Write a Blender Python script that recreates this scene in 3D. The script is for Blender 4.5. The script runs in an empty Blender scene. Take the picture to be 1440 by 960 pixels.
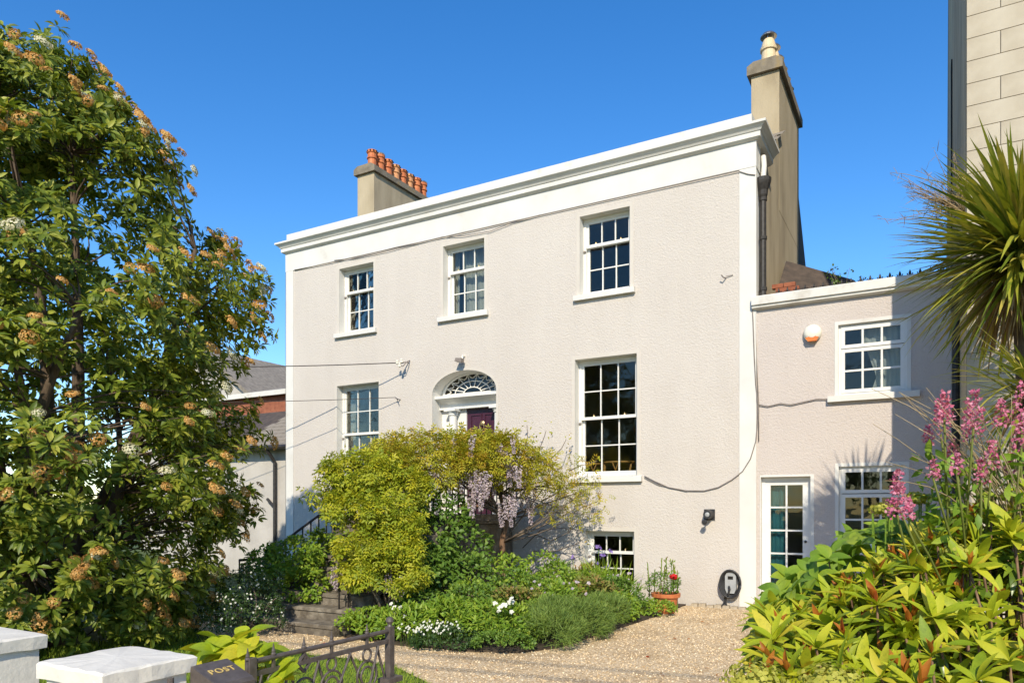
import bpy, math, random
import numpy as np
from mathutils import Vector, Matrix, Quaternion
R = math.radians
random.seed(7); rng = np.random.default_rng(7)
SC = bpy.context.scene
COL = SC.collection

# ------------------------------------------------------------------ camera
CY, CZ, FPX, HOR, YAW = -11.7, 1.52, 1022.0, 715.0, R(29.7)
cam = bpy.data.cameras.new('camera'); camo = bpy.data.objects.new('camera', cam); COL.objects.link(camo)
camo.location = (0, CY, CZ); camo.rotation_euler = (R(90), 0, YAW)
cam.sensor_width = 36; cam.lens = 36*FPX/1440; cam.shift_y = (HOR-480)/1440; cam.clip_end = 2000; cam.clip_start = .05
SC.camera = camo
SC.render.resolution_x, SC.render.resolution_y = 1024, 682

# ------------------------------------------------------------------ sky, sun, exposure
SUN = Vector((.43, -1, .76)).normalized()
w = bpy.data.worlds.new('World'); SC.world = w; w.use_nodes = True
nt = w.node_tree; bg = nt.nodes['Background']
sky = nt.nodes.new('ShaderNodeTexSky'); sky.sky_type = 'NISHITA'; sky.sun_disc = False
sky.sun_elevation = math.asin(SUN.z); sky.sun_rotation = math.atan2(SUN.x, SUN.y)
sky.air_density = 1.0; sky.dust_density = .15; sky.ozone_density = 2.2; sky.altitude = 10
hs = nt.nodes.new('ShaderNodeHueSaturation'); hs.inputs['Saturation'].default_value = 1.36; hs.inputs['Hue'].default_value = .506; hs.inputs['Value'].default_value = 1.0
nt.links.new(sky.outputs[0], hs.inputs['Color']); nt.links.new(hs.outputs[0], bg.inputs[0])
bg.inputs[1].default_value = .142
sl = bpy.data.lights.new('sun', 'SUN'); sl.energy = 3.6; sl.angle = R(.55); sl.color = (1, .90, .72)
slo = bpy.data.objects.new('sun', sl); COL.objects.link(slo); slo.rotation_euler = SUN.to_track_quat('Z', 'Y').to_euler(); slo.location = (6, -20, 15)
SC.view_settings.view_transform = 'Standard'; SC.view_settings.look = 'None'; SC.view_settings.gamma = 1
SC.view_settings.use_curve_mapping = False; SC.view_settings.exposure = .64

# ------------------------------------------------------------------ pixel helpers (1440x960 photo pixels -> directions)
_c, _s = math.cos(YAW), math.sin(YAW)
def ray(px, py):
    u = (px-720)/FPX
    return Vector((_c*u-_s, _s*u+_c, (HOR-py)/FPX))
def aty(px, py, y=0.): d = ray(px, py); return Vector((0, CY, CZ)) + d*((y-CY)/d.y)
def atz(px, py, z=-.05): d = ray(px, py); return Vector((0, CY, CZ)) + d*((z-CZ)/d.z)
def atx(px, py, x): d = ray(px, py); return Vector((0, CY, CZ)) + d*(x/d.x)
def atd(px, py, t): return Vector((0, CY, CZ)) + ray(px, py)*t      # forward distance t

# ------------------------------------------------------------------ materials
MATS = {}
def newmat(name):
    m = bpy.data.materials.new(name); m.use_nodes = True; MATS[name] = m
    return m, m.node_tree, m.node_tree.nodes['Principled BSDF']
def N(t, typ, **kw):
    n = t.nodes.new(typ)
    for k, v in kw.items():
        if k in n.inputs: n.inputs[k].default_value = v
        else: setattr(n, k, v)
    return n
def ramp(t, fac, stops):
    r = t.nodes.new('ShaderNodeValToRGB'); e = r.color_ramp.elements
    while len(e) < len(stops): e.new(.5)
    for i, (p, c) in enumerate(stops): e[i].position = p; e[i].color = (*c, 1)
    t.links.new(fac, r.inputs[0]); return r.outputs[0]
def coords(t, scale=None):
    tc = t.nodes.new('ShaderNodeTexCoord'); return tc.outputs['Object']
def noise(t, vec, scale, detail=4, rough=.55):
    n = N(t, 'ShaderNodeTexNoise', Scale=scale, Detail=detail, Roughness=rough); t.links.new(vec, n.inputs['Vector']); return n.outputs['Fac']
def bump(t, h, strength, dist, prev=None):
    b = N(t, 'ShaderNodeBump', Strength=strength, Distance=dist); t.links.new(h, b.inputs['Height'])
    if prev is not None: t.links.new(prev, b.inputs['Normal'])
    return b.outputs[0]
def mixc(t, fac, a, b, typ='MIX'):
    m = t.nodes.new('ShaderNodeMixRGB'); m.blend_type = typ
    for k, v in ((0, fac), (1, a), (2, b)):
        if hasattr(v, 'is_output'): t.links.new(v, m.inputs[k])
        else: m.inputs[k].default_value = v if k == 0 else (*v, 1)
    return m.outputs[0]
def surf(name, stops, scale=6, rough=.8, bscale=None, bstr=.3, bdist=.01, detail=5, metallic=0, spec=.4, stretch=None):
    m, t, p = newmat(name); v = coords(t)
    if stretch:
        mp = t.nodes.new('ShaderNodeMapping'); mp.inputs['Scale'].default_value = stretch; t.links.new(v, mp.inputs[0]); v = mp.outputs[0]
    t.links.new(ramp(t, noise(t, v, scale, detail), stops), p.inputs['Base Color'])
    p.inputs['Roughness'].default_value = rough; p.inputs['Metallic'].default_value = metallic; p.inputs['Specular IOR Level'].default_value = spec
    if bscale: t.links.new(bump(t, noise(t, v, bscale, 3), bstr, bdist), p.inputs['Normal'])
    return m
def roughcast(name, ca, cb):
    m, t, p = newmat(name); v = coords(t)
    big = noise(t, v, .9, 4)
    vo = N(t, 'ShaderNodeTexVoronoi', Scale=38.0); t.links.new(v, vo.inputs['Vector'])
    n1 = noise(t, v, 27, 3, .6); n2 = noise(t, v, 52, 5, .72)
    st = t.nodes.new('ShaderNodeMapping'); st.inputs['Scale'].default_value = (1.6, 1.6, .25); t.links.new(v, st.inputs[0])
    streak = noise(t, st.outputs[0], 1.6, 5, .6)
    c = mixc(t, .3, ramp(t, big, [(.3, ca), (.7, cb)]), ramp(t, streak, [(.3, tuple(x*.93 for x in ca)), (.62, cb)]))
    sx = t.nodes.new('ShaderNodeSeparateXYZ'); t.links.new(v, sx.inputs[0]); mr = N(t, 'ShaderNodeMapRange'); mr.inputs[1].default_value = .55; mr.inputs[2].default_value = 0.; mr.inputs[3].default_value = 0.; mr.inputs[4].default_value = .55
    t.links.new(sx.outputs[2], mr.inputs[0]); mu = N(t, 'ShaderNodeMath', operation='MULTIPLY'); t.links.new(mr.outputs[0], mu.inputs[0]); t.links.new(noise(t, v, 5, 6, .7), mu.inputs[1])
    c = mixc(t, mu.outputs[0], c, (.33, .29, .225))
    pn = t.nodes.new('ShaderNodeMapRange'); t.links.new(noise(t, v, 2.3, 8, .7), pn.inputs[0]); pn.inputs[1].default_value = .60; pn.inputs[2].default_value = .78; pn.inputs[4].default_value = .22; c = mixc(t, pn.outputs[0], c, tuple(x*.72 for x in ca))
    t.links.new(c, p.inputs['Base Color']); p.inputs['Roughness'].default_value = .92; p.inputs['Specular IOR Level'].default_value = .15
    b = bump(t, n1, .5, .018); b = bump(t, n2, .95, .012, b); b = bump(t, vo.outputs['Distance'], .3, .008, b)
    t.links.new(b, p.inputs['Normal']); return m
roughcast('roughcast', (.545, .495, .443), (.585, .536, .482))
roughcast('roughcast_pink', (.535, .472, .428), (.575, .512, .465))
surf('margin', [(.3, (.53, .485, .425)), (.7, (.57, .525, .465))], 3, .85, 50, .3, .003)
surf('trim', [(.22, (.50, .46, .40)), (.38, (.61, .59, .545)), (.7, (.675, .66, .615))], 1.7, .7, 45, .4, .004, detail=10)
surf('trim_dirty', [(.25, (.46, .42, .36)), (.42, (.60, .58, .53)), (.75, (.68, .665, .62))], 3.5, .7, 50, .3, .004, detail=8)
surf('paint', [(.3, (.67, .655, .61)), (.7, (.72, .705, .665))], 5, .4)
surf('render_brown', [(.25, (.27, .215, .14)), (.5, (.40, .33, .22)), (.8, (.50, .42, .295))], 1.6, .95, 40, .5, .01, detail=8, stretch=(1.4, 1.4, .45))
surf('cap_stone', [(.3, (.15, .125, .09)), (.55, (.235, .20, .15)), (.72, (.30, .21, .08))], 5, .95, 30, .5, .01, detail=8)
surf('ashlar', [(.25, (.37, .31, .225)), (.55, (.47, .41, .315)), (.8, (.53, .47, .375))], 2.2, .9, 55, .3, .004, detail=9)
surf('ashlar_joint', [(.3, (.20, .17, .13)), (.7, (.27, .23, .17))], 8, .95)
surf('terracotta', [(.25, (.40, .10, .035)), (.6, (.55, .18, .06)), (.85, (.58, .27, .12))], 9, .6, 40, .2, .004)
surf('terracotta_pale', [(.25, (.52, .22, .085)), (.7, (.62, .32, .15))], 9, .6)
surf('pot_cream', [(.3, (.60, .47, .29)), (.7, (.70, .58, .39))], 7, .6)
surf('near_black', [(.3, (.008, .007, .006)), (.7, (.02, .018, .015))], 8, .95)  # near black fill for pot notches, window slit and charger screen
surf('cowl', [(.3, (.25, .26, .28)), (.7, (.45, .46, .48))], 8, .35, metallic=.9)
surf('iron', [(.3, (.018, .016, .015)), (.7, (.045, .040, .036))], 18, .5, 70, .35, .002)
surf('gate_iron', [(.25, (.06, .048, .042)), (.6, (.10, .083, .073)), (.85, (.17, .15, .13))], 22, .45, 60, .3, .002)
surf('slate', [(.25, (.15, .127, .10)), (.6, (.26, .225, .18)), (.85, (.34, .30, .245))], 7, .8, 40, .3, .004)
surf('slate_dark', [(.3, (.05, .04, .035)), (.7, (.10, .075, .06))], 7, .85)
surf('brick', [(.25, (.20, .062, .035)), (.7, (.33, .12, .065))], 9, .9, 50, .4, .005)
surf('white_wall', [(.3, (.40, .37, .33)), (.7, (.50, .465, .42))], 2, .9, 30, .4, .01)
surf('step_stone', [(.25, (.07, .058, .045)), (.5, (.15, .128, .10)), (.75, (.30, .265, .215))], 7, .9, 18, .8, .02, detail=8)
surf('edge_stone', [(.25, (.24, .19, .13)), (.7, (.42, .35, .25))], 9, .9, 30, .6, .015)
surf('soil', [(.3, (.035, .024, .016)), (.7, (.075, .055, .035))], 14, .95, 30, .8, .03)
surf('bark', [(.25, (.045, .030, .020)), (.6, (.115, .080, .052)), (.85, (.19, .145, .10))], 9, .9, 40, .6, .008, stretch=(3, 3, .7))
surf('bark_warm', [(.25, (.09, .048, .026)), (.7, (.24, .145, .085))], 14, .9, 50, .6, .006, stretch=(3, 3, .7))
surf('twig', [(.3, (.10, .075, .055)), (.7, (.22, .175, .135))], 20, .9)
surf('door_paint', [(.3, (.040, .010, .022)), (.7, (.065, .018, .036))], 6, .32)
surf('brass', [(.3, (.42, .32, .16)), (.7, (.62, .50, .28))], 20, .35, metallic=.8)
surf('interior', [(.3, (.36, .34, .30)), (.7, (.44, .42, .38))], 2, .9)
surf('floorboard', [(.3, (.14, .08, .04)), (.7, (.22, .13, .07))], 5, .6)
surf('chair_wood', [(.3, (.42, .21, .06)), (.7, (.55, .30, .10))], 12, .5)
surf('dark_plastic', [(.3, (.022, .022, .024)), (.7, (.035, .035, .037))], 9, .45)
surf('grey_plastic', [(.3, (.30, .31, .31)), (.7, (.38, .39, .39))], 9, .4)
surf('cream_plastic', [(.3, (.72, .68, .56)), (.7, (.78, .75, .65))], 9, .4)
surf('orange_lens', [(.3, (.60, .15, .02)), (.7, (.70, .22, .04))], 9, .25)
surf('wire', [(.3, (.03, .025, .022)), (.7, (.06, .05, .045))], 9, .7)
surf('cable_pale', [(.3, (.17, .145, .125)), (.7, (.26, .225, .20))], 9, .7)
surf('gold', [(.3, (.55, .38, .10)), (.7, (.68, .50, .18))], 9, .45)
surf('pillar_paint', [(.22, (.50, .47, .40)), (.36, (.64, .60, .52)), (.6, (.72, .68, .595))], 4, .8, 30, .5, .006, detail=10)
def cloth(name, col):
    m, t, p = newmat(name); p.inputs['Base Color'].default_value = (*col, 1); p.inputs['Roughness'].default_value = .9
    tr = N(t, 'ShaderNodeBsdfTranslucent'); tr.inputs[0].default_value = (*col, 1); mx = N(t, 'ShaderNodeMixShader'); mx.inputs[0].default_value = .35
    t.links.new(p.outputs[0], mx.inputs[1]); t.links.new(tr.outputs[0], mx.inputs[2]); t.links.new(mx.outputs[0], t.nodes['Material Output'].inputs[0])
cloth('curtain_white', (.70, .70, .66)); cloth('curtain_teal', (.05, .26, .32))
m, t, p = newmat('glass'); t.nodes.remove(p)
tr = N(t, 'ShaderNodeBsdfTransparent'); tr.inputs[0].default_value = (.80, .83, .82, 1)
gl = N(t, 'ShaderNodeBsdfGlossy', Roughness=.02); gl.inputs[0].default_value = (.88, .84, .76, 1); fr = N(t, 'ShaderNodeFresnel', IOR=1.45); mx = N(t, 'ShaderNodeMixShader')
v = coords(t); t.links.new(bump(t, noise(t, v, 3.0, 2), .12, .03), gl.inputs['Normal'])
t.links.new(fr.outputs[0], mx.inputs[0]); t.links.new(tr.outputs[0], mx.inputs[1]); t.links.new(gl.outputs[0], mx.inputs[2]); t.links.new(mx.outputs[0], t.nodes['Material Output'].inputs[0])
def leafmat(name, stops, trans=.32, rough=.5, spec=.35, tr_gain=1.5):
    m, t, p = newmat(name)
    at = t.nodes.new('ShaderNodeAttribute'); at.attribute_name = 'rnd'; oi = t.nodes.new('ShaderNodeObjectInfo')
    ad = N(t, 'ShaderNodeMath', operation='ADD'); t.links.new(at.outputs['Fac'], ad.inputs[0]); t.links.new(oi.outputs['Random'], ad.inputs[1])
    fc = N(t, 'ShaderNodeMath', operation='FRACT'); t.links.new(ad.outputs[0], fc.inputs[0])
    c = ramp(t, fc.outputs[0], stops); tc = t.nodes.new('ShaderNodeTexCoord'); c = mixc(t, .6, c, ramp(t, noise(t, tc.outputs['Object'], 9, 6, .7), [(.3, (.62, .66, .6)), (.5, (1, 1, 1)), (.72, (1.25, 1.12, .8))]), 'MULTIPLY'); t.links.new(c, p.inputs['Base Color'])
    p.inputs['Roughness'].default_value = rough; p.inputs['Specular IOR Level'].default_value = spec
    tl = N(t, 'ShaderNodeBsdfTranslucent'); g = mixc(t, 1, c, (tr_gain, tr_gain*.95, tr_gain*.5), 'MULTIPLY'); t.links.new(g, tl.inputs[0])
    mx = N(t, 'ShaderNodeMixShader'); mx.inputs[0].default_value = trans
    t.links.new(p.outputs[0], mx.inputs[1]); t.links.new(tl.outputs[0], mx.inputs[2]); t.links.new(mx.outputs[0], t.nodes['Material Output'].inputs[0])
    return m
leafmat('leaf_tree', [(0, (.075, .12, .012)), (.4, (.14, .19, .02)), (.75, (.24, .28, .03)), (1, (.38, .38, .06))], .3, .48, .35)
leafmat('leaf_wisteria', [(0, (.22, .25, .02)), (.4, (.36, .36, .026)), (.75, (.46, .41, .03)), (1, (.44, .28, .04))], .35, .55)
leafmat('leaf_golden', [(0, (.20, .27, .02)), (.5, (.34, .38, .025)), (1, (.48, .45, .03))], .35, .5)
leafmat('leaf_green', [(0, (.06, .125, .016)), (.5, (.11, .205, .025)), (1, (.18, .27, .04))], .3, .5)
leafmat('leaf_bright', [(0, (.12, .22, .02)), (.5, (.20, .32, .03)), (1, (.31, .39, .04))], .35, .5)
leafmat('leaf_dark', [(0, (.02, .05, .012)), (.6, (.04, .085, .018)), (1, (.07, .12, .025))], .25, .5)
leafmat('leaf_fine', [(0, (.09, .16, .03)), (.5, (.15, .23, .04)), (1, (.22, .30, .06))], .3, .6)
leafmat('leaf_olive', [(0, (.13, .17, .03)), (.5, (.22, .23, .045)), (1, (.32, .19, .07))], .3, .6)
leafmat('leaf_photinia', [(0, (.20, .29, .015)), (.45, (.38, .44, .02)), (.85, (.52, .51, .035)), (1, (.55, .46, .04))], .34, .5, .3, 1.3)
leafmat('leaf_photinia_old', [(0, (.08, .14, .015)), (1, (.19, .26, .025))], .25, .3, .5)
leafmat('leaf_red', [(0, (.40, .12, .02)), (.6, (.45, .19, .03)), (1, (.38, .07, .025))], .35, .4)
leafmat('leaf_hydrangea', [(0, (.24, .35, .02)), (.6, (.42, .47, .025)), (1, (.55, .48, .03))], .35, .4)
leafmat('blade_cordyline', [(0, (.10, .15, .018)), (.4, (.21, .25, .025)), (.8, (.38, .36, .045)), (1, (.46, .38, .09))], .2, .4, .5)
leafmat('blade_dead', [(0, (.22, .14, .07)), (1, (.36, .26, .14))], .2, .8)
leafmat('grass_blade', [(0, (.13, .22, .018)), (.6, (.21, .31, .025)), (1, (.31, .37, .04))], .35, .6)
leafmat('flower_tan', [(0, (.42, .20, .05)), (.5, (.56, .31, .09)), (1, (.62, .42, .17))], .2, .9)
leafmat('flower_white', [(0, (.70, .70, .62)), (1, (.82, .82, .78))], .3, .8, tr_gain=1.)
leafmat('flower_cream', [(0, (.58, .55, .36)), (1, (.70, .66, .48))], .2, .9, tr_gain=1.)
leafmat('flower_lilac', [(0, (.42, .34, .44)), (.5, (.53, .45, .52)), (1, (.64, .57, .60))], .35, .8, tr_gain=1.)
leafmat('flower_iris', [(0, (.16, .09, .40)), (1, (.34, .25, .60))], .3, .7, tr_gain=1.)
leafmat('flower_pink', [(0, (.50, .10, .20)), (.6, (.60, .19, .30)), (1, (.68, .33, .42))], .3, .8, tr_gain=1.)
leafmat('flower_red', [(0, (.55, .01, .015)), (1, (.70, .03, .03))], .3, .6, tr_gain=1.)
leafmat('flower_yellowgreen', [(0, (.32, .33, .04)), (1, (.50, .47, .09))], .3, .7)
leafmat('stalk_dry', [(0, (.30, .22, .12)), (1, (.46, .36, .22))], .1, .8)
leafmat('pebble', [(0, (.36, .245, .135)), (.35, (.56, .42, .25)), (.8, (.68, .525, .335)), (1, (.75, .64, .46))], 0., .85, .3)
# gravel sheet
m, t, p = newmat('gravel'); v = coords(t)
vo = N(t, 'ShaderNodeTexVoronoi', Scale=58.0); t.links.new(v, vo.inputs['Vector'])
sep = t.nodes.new('ShaderNodeSeparateColor'); t.links.new(vo.outputs['Color'], sep.inputs[0])
c = ramp(t, sep.outputs[0], [(0, (.36, .245, .13)), (.4, (.58, .43, .255)), (.8, (.68, .525, .335)), (1, (.75, .64, .46))])
c = mixc(t, .55, c, ramp(t, noise(t, v, 1.1, 5), [(.32, (.62, .55, .46)), (.55, (1, 1, 1)), (.75, (1.1, 1.08, 1.04))]), 'MULTIPLY')
t.links.new(c, p.inputs['Base Color']); p.inputs['Roughness'].default_value = .9; p.inputs['Specular IOR Level'].default_value = .2
t.links.new(bump(t, vo.outputs['Distance'], .8, .012), p.inputs['Normal'])
surf('lawn_soil', [(.3, (.045, .065, .016)), (.7, (.09, .13, .025))], 9, .95, 60, .6, .02)
surf('asphalt', [(.3, (.04, .04, .04)), (.7, (.06, .06, .06))], 20, .9)

# ------------------------------------------------------------------ object helpers
def root_loc(o):
    while o.parent: o = o.parent
    return Vector(o.location)
def props(o, label=None, cat=None, group=None, kind=None):
    if label: o['label'] = label
    if cat: o['category'] = cat
    if group: o['group'] = group
    if kind: o['kind'] = kind
    return o
def thing(name, loc, label, cat, group=None, kind=None):
    o = bpy.data.objects.new(name, None); COL.objects.link(o); o.location = loc; o.empty_display_size = .2
    return props(o, label, cat, group, kind)
class MB:
    def __init__(s): s.v = []; s.f = []
    def add(s, vs, fs):
        b = len(s.v); s.v += [tuple(x) for x in vs]; s.f += [tuple(b+i for i in f) for f in fs]; return s
    def box(s, x0, x1, y0, y1, z0, z1):
        return s.add([(x, y, z) for z in (z0, z1) for y in (y0, y1) for x in (x0, x1)],
                     [(0, 2, 3, 1), (4, 5, 7, 6), (0, 1, 5, 4), (2, 6, 7, 3), (0, 4, 6, 2), (1, 3, 7, 5)])
    def tube(s, pts, rad, n=6, cap=True):
        pts = [Vector(p) for p in pts]; k = len(pts)
        if not hasattr(rad, '__len__'): rad = [rad]*k
        up = None; rings = []
        for i, p in enumerate(pts):
            d = (pts[min(i+1, k-1)]-pts[max(i-1, 0)]).normalized()
            if up is None: up = d.orthogonal().normalized()
            up = (up - d*up.dot(d)); up = up.normalized() if up.length > 1e-6 else d.orthogonal().normalized()
            b = d.cross(up)
            rings.append([p + (up*math.cos(a)+b*math.sin(a))*rad[i] for a in [2*math.pi*j/n for j in range(n)]])
        vs = [q for r in rings for q in r]; fs = []
        for i in range(k-1):
            for j in range(n):
                a, b2 = i*n+j, i*n+(j+1) % n; fs.append((a, b2, b2+n, a+n))
        if cap: fs += [tuple(range(n-1, -1, -1)), tuple((k-1)*n+j for j in range(n))]
        return s.add(vs, fs)
    def lathe(s, c, prof, n=16, axis='z'):
        c = Vector(c); vs = []; fs = []; k = len(prof)
        for r, h in prof:
            for j in range(n):
                a = 2*math.pi*j/n
                q = (r*math.cos(a), r*math.sin(a), h) if axis == 'z' else (r*math.cos(a), -h, r*math.sin(a))
                vs.append(c+Vector(q))
        for i in range(k-1):
            for j in range(n):
                a, b = i*n+j, i*n+(j+1) % n; fs.append((a, b, b+n, a+n))
        fs += [tuple(range(n-1, -1, -1)), tuple((k-1)*n+j for j in range(n))]
        return s.add(vs, fs)
    def prism(s, poly, lo, hi, axis='y'):
        n = len(poly)
        mk = (lambda a, b, h: (a, h, b)) if axis == 'y' else (lambda a, b, h: (h, a, b)) if axis == 'x' else (lambda a, b, h: (a, b, h))
        vs = [mk(a, b, lo) for a, b in poly] + [mk(a, b, hi) for a, b in poly]
        return s.add(vs, [tuple(range(n)), tuple(range(2*n-1, n-1, -1))] + [(i, i+n, (i+1) % n+n, (i+1) % n) for i in range(n)])
    def build(s, name, mat, parent=None, kind=None, label=None, smooth=False):
        o0 = root_loc(parent) if parent else Vector((0, 0, 0))
        me = bpy.data.meshes.new(name); me.from_pydata([tuple(Vector(v)-o0) for v in s.v], [], s.f); me.validate()
        import bmesh
        bm = bmesh.new(); bm.from_mesh(me); bmesh.ops.recalc_face_normals(bm, faces=bm.faces); bm.to_mesh(me); bm.free()
        if smooth:
            for p in me.polygons: p.use_smooth = True
        me.materials.append(MATS[mat]); o = bpy.data.objects.new(name, me); COL.objects.link(o)
        if parent: o.parent = parent
        return props(o, label, None, None, kind)
def onemesh(mb, name, mat, loc, label, cat, group=None, smooth=False, kind=None):   # a thing that is one mesh, origin at loc
    loc = Vector(loc); mb.v = [tuple(Vector(v)-loc) for v in mb.v]
    o = mb.build(name, mat, None, smooth=smooth); o.location = loc
    return props(o, label, cat, group, kind)
def copy_tree(o, parent=None):
    c = o.copy(); COL.objects.link(c); c.parent = parent
    for ch in [x for x in o.children]: copy_tree(ch, c)
    return c

# leaf templates: axis +Y, upper side +Z, length 1
def leaf_tpl(w, curve=.25, fold=.12, prof=None, seg=3):
    """lens shaped leaf with a folded midrib; seg cross sections"""
    v = [(0, 0, 0)]; f = []
    for i in range(1, seg):
        t_ = i/seg; z = -curve*t_*t_; h = w*.5*math.sin(math.pi*t_**.85)**.8; y = t_*(1-.3*curve*t_)
        v += [(-h, y, z+fold*h*2), (0, y, z), (h, y, z+fold*h*2)]
    v.append((0, 1-.3*curve, -curve)); n = len(v)-1
    f += [(0, 2, 1), (0, 3, 2)]
    for i in range(seg-2):
        q = 1+3*i; f += [(q, q+1, q+4, q+3), (q+1, q+2, q+5, q+4)]
    f += [(n-3, n-2, n), (n-2, n-1, n)]
    return np.array(v, float), f
def diamond_tpl(w, curve=.2):
    return np.array([(0, 0, 0), (-w/2, .45, .06), (w/2, .45, .06), (0, 1, -curve)], float), [(0, 2, 3), (0, 3, 1)]
def blade_tpl(w, curve, seg=5):
    v = []; f = []
    for i in range(seg+1):
        t_ = i/seg; a = curve*t_
        y = math.sin(a)/curve if curve else t_; z = -(1-math.cos(a))/curve if curve else 0
        h = w*.5*(1-t_**2.2)*(0.55+.45*min(1, t_*4)); v += [(-h, y, z+.25*h), (h, y, z+.25*h)] if i < seg else [(0, y, z)]
    for i in range(seg-1): a = 2*i; f.append((a, a+1, a+3, a+2))
    f.append((2*seg-2, 2*seg-1, 2*seg)); return np.array(v, float), f
def pinnate_tpl(n=4, lw=.34, ll=.30):
    d, df = diamond_tpl(lw, .2); V = []; Fs = []
    for i in range(n*2+1):
        if i == n*2: y, a = .78, 0
        else: y = .15+.62*(i//2)/(n-1); a = (1 if i % 2 else -1)*R(62)
        ca, sa = math.cos(a), math.sin(a); b = len(V)
        for q in d*ll: V.append((q[0]*ca+q[1]*sa, y-.0+(-q[0]*sa+q[1]*ca), q[2]-.28*y*y-.12*abs(q[0]*ca+q[1]*sa)))
        Fs += [tuple(b+k for k in f) for f in df]
    return np.array(V, float), Fs
def frames(d, n):
    d = d/np.linalg.norm(d, axis=1, keepdims=True)
    n = n - d*np.sum(d*n, axis=1, keepdims=True); ln = np.linalg.norm(n, axis=1, keepdims=True)
    bad = ln[:, 0] < 1e-5; n[bad] = np.cross(d[bad], (.3, .5, .8)); ln = np.linalg.norm(n, axis=1, keepdims=True)
    n = n/ln; x = np.cross(d, n)
    return np.stack([x, d, n], axis=2)
def scatter(name, tpl, pos, d, n, size, mat, parent=None, kind=None, rnd=None, smooth=False):
    V, Fc = tpl; M = frames(np.asarray(d, float), np.asarray(n, float)); pos = np.asarray(pos, float)
    k = len(pos); size = np.broadcast_to(np.asarray(size, float), (k,))
    P = np.einsum('kij,vj->kvi', M, V)*size[:, None, None] + pos[:, None, :]
    if parent is not None: P = P - np.array(root_loc(parent))
    nv = len(V); P = P.reshape(-1, 3)
    lt = np.array([len(f) for f in Fc]); flat = np.concatenate([np.array(f) for f in Fc])
    me = bpy.data.meshes.new(name)
    me.vertices.add(len(P)); me.vertices.foreach_set('co', P.ravel())
    loops = (flat[None, :] + (np.arange(k)*nv)[:, None]).ravel(); me.loops.add(len(loops)); me.loops.foreach_set('vertex_index', loops.astype(np.int32))
    tot = np.tile(lt, k); st = np.concatenate([[0], np.cumsum(tot)[:-1]])
    me.polygons.add(len(tot)); me.polygons.foreach_set('loop_start', st.astype(np.int32)); me.polygons.foreach_set('loop_total', tot.astype(np.int32))
    if smooth: me.polygons.foreach_set('use_smooth', np.ones(len(tot), bool))
    me.update(calc_edges=True)
    a = me.attributes.new('rnd', 'FLOAT', 'POINT'); a.data.foreach_set('value', np.repeat(rng.random(k) if rnd is None else rnd, nv).astype(np.float32))
    me.materials.append(MATS[mat]); o = bpy.data.objects.new(name, me); COL.objects.link(o)
    if parent is not None: o.parent = parent
    return props(o, None, None, None, kind)
def unit(k): q = rng.normal(size=(k, 3)); return q/np.linalg.norm(q, axis=1, keepdims=True)
def blobs(centers, radii, k, squash=.8, sub=.34, nsub=26, low=-.5):
    """clumpy points on a union of ellipsoids: sub-blobs on every ellipsoid's shell, points on their outer sides"""
    P = []; Nn = []; wts = np.array([np.prod(r)**(2/3) for r in radii]); wts /= wts.sum()
    for (c, r, wt) in zip(centers, radii, wts):
        c = np.array(c); r = np.array(r); m = int(k*wt)+1
        sd = unit(nsub*3); sd = sd[sd[:, 2] > low][:nsub]; sr = sub*(.65+.7*rng.random(len(sd))); cc = sd*(1-sr*.75)[:, None]
        i = rng.integers(0, len(sd), m); u = unit(m); flip = np.sum(u*sd[i], axis=1) < -.25; u[flip] *= -1
        q = cc[i] + u*sr[i][:, None]*(.55+.45*rng.random((m, 1))**.5)
        P.append(c+q*r); nn = u*.7+sd[i]*.6; Nn.append(nn/np.linalg.norm(nn, axis=1, keepdims=True))
    return np.concatenate(P), np.concatenate(Nn)
def whorls(P, A, per, theta=(45, 85)):
    """leaf directions set in rosettes round tips P with axes A"""
    k = len(P); A = A/np.linalg.norm(A, axis=1, keepdims=True); a0 = np.cross(A, unit(k)); a0 /= np.linalg.norm(a0, axis=1, keepdims=True); b0 = np.cross(A, a0)
    i = np.repeat(np.arange(k), per); ph = np.tile(np.arange(per)*2.4, k)+rng.random(k*per)*.7
    th = np.radians(theta[0]+(theta[1]-theta[0])*rng.random(k*per))
    per_ = a0[i]*np.cos(ph)[:, None]+b0[i]*np.sin(ph)[:, None]
    d = A[i]*np.cos(th)[:, None]+per_*np.sin(th)[:, None]; n = A[i]*np.sin(th)[:, None]-per_*np.cos(th)[:, None]
    return P[i], d, n
# ================================================================== GROUND
GZ = -.05
def sheet(name, poly, z, mat, kind='structure'):
    mb = MB(); mb.add([(x, y, z) for x, y in poly], [tuple(range(len(poly)))]); return mb.build(name, mat, None, kind)
sheet('ground', [(-400, -400), (400, -400), (400, 400), (-400, 400)], GZ-.012, 'lawn_soil')
sheet('road', [(-60, -22), (60, -22), (60, -14.2), (-60, -14.2)], GZ-.004, 'asphalt')
lawn_edge = [(300, 900), (367, 907), (441, 921), (487, 925), (556, 937), (594, 955), (640, 990)]
LE = [atz(*q) for q in lawn_edge]
gp = [(p.x, p.y) for p in LE] + [(-2.9, -9.2), (-2.7, -14.1), (1.5, -14.1), (1.5, -.02), (-6.25, -.02), (-6.25, -5.0), (-9.4, -4.95)]
sheet('gravel_drive', gp, GZ, 'gravel')
BED = [(-6.2, -.03), (-6.2, -5.0), (-5.3, -5.1), (-4.4, -5.0), (-3.85, -4.8), (-3.6, -4.3), (-3.5, -2.8), (-3.42, -1.4), (-3.4, -.03)]
mb = MB(); mb.prism(BED, GZ-.002, GZ+.022, 'z'); mb.build('flower_bed', 'soil', None, 'structure')

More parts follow.
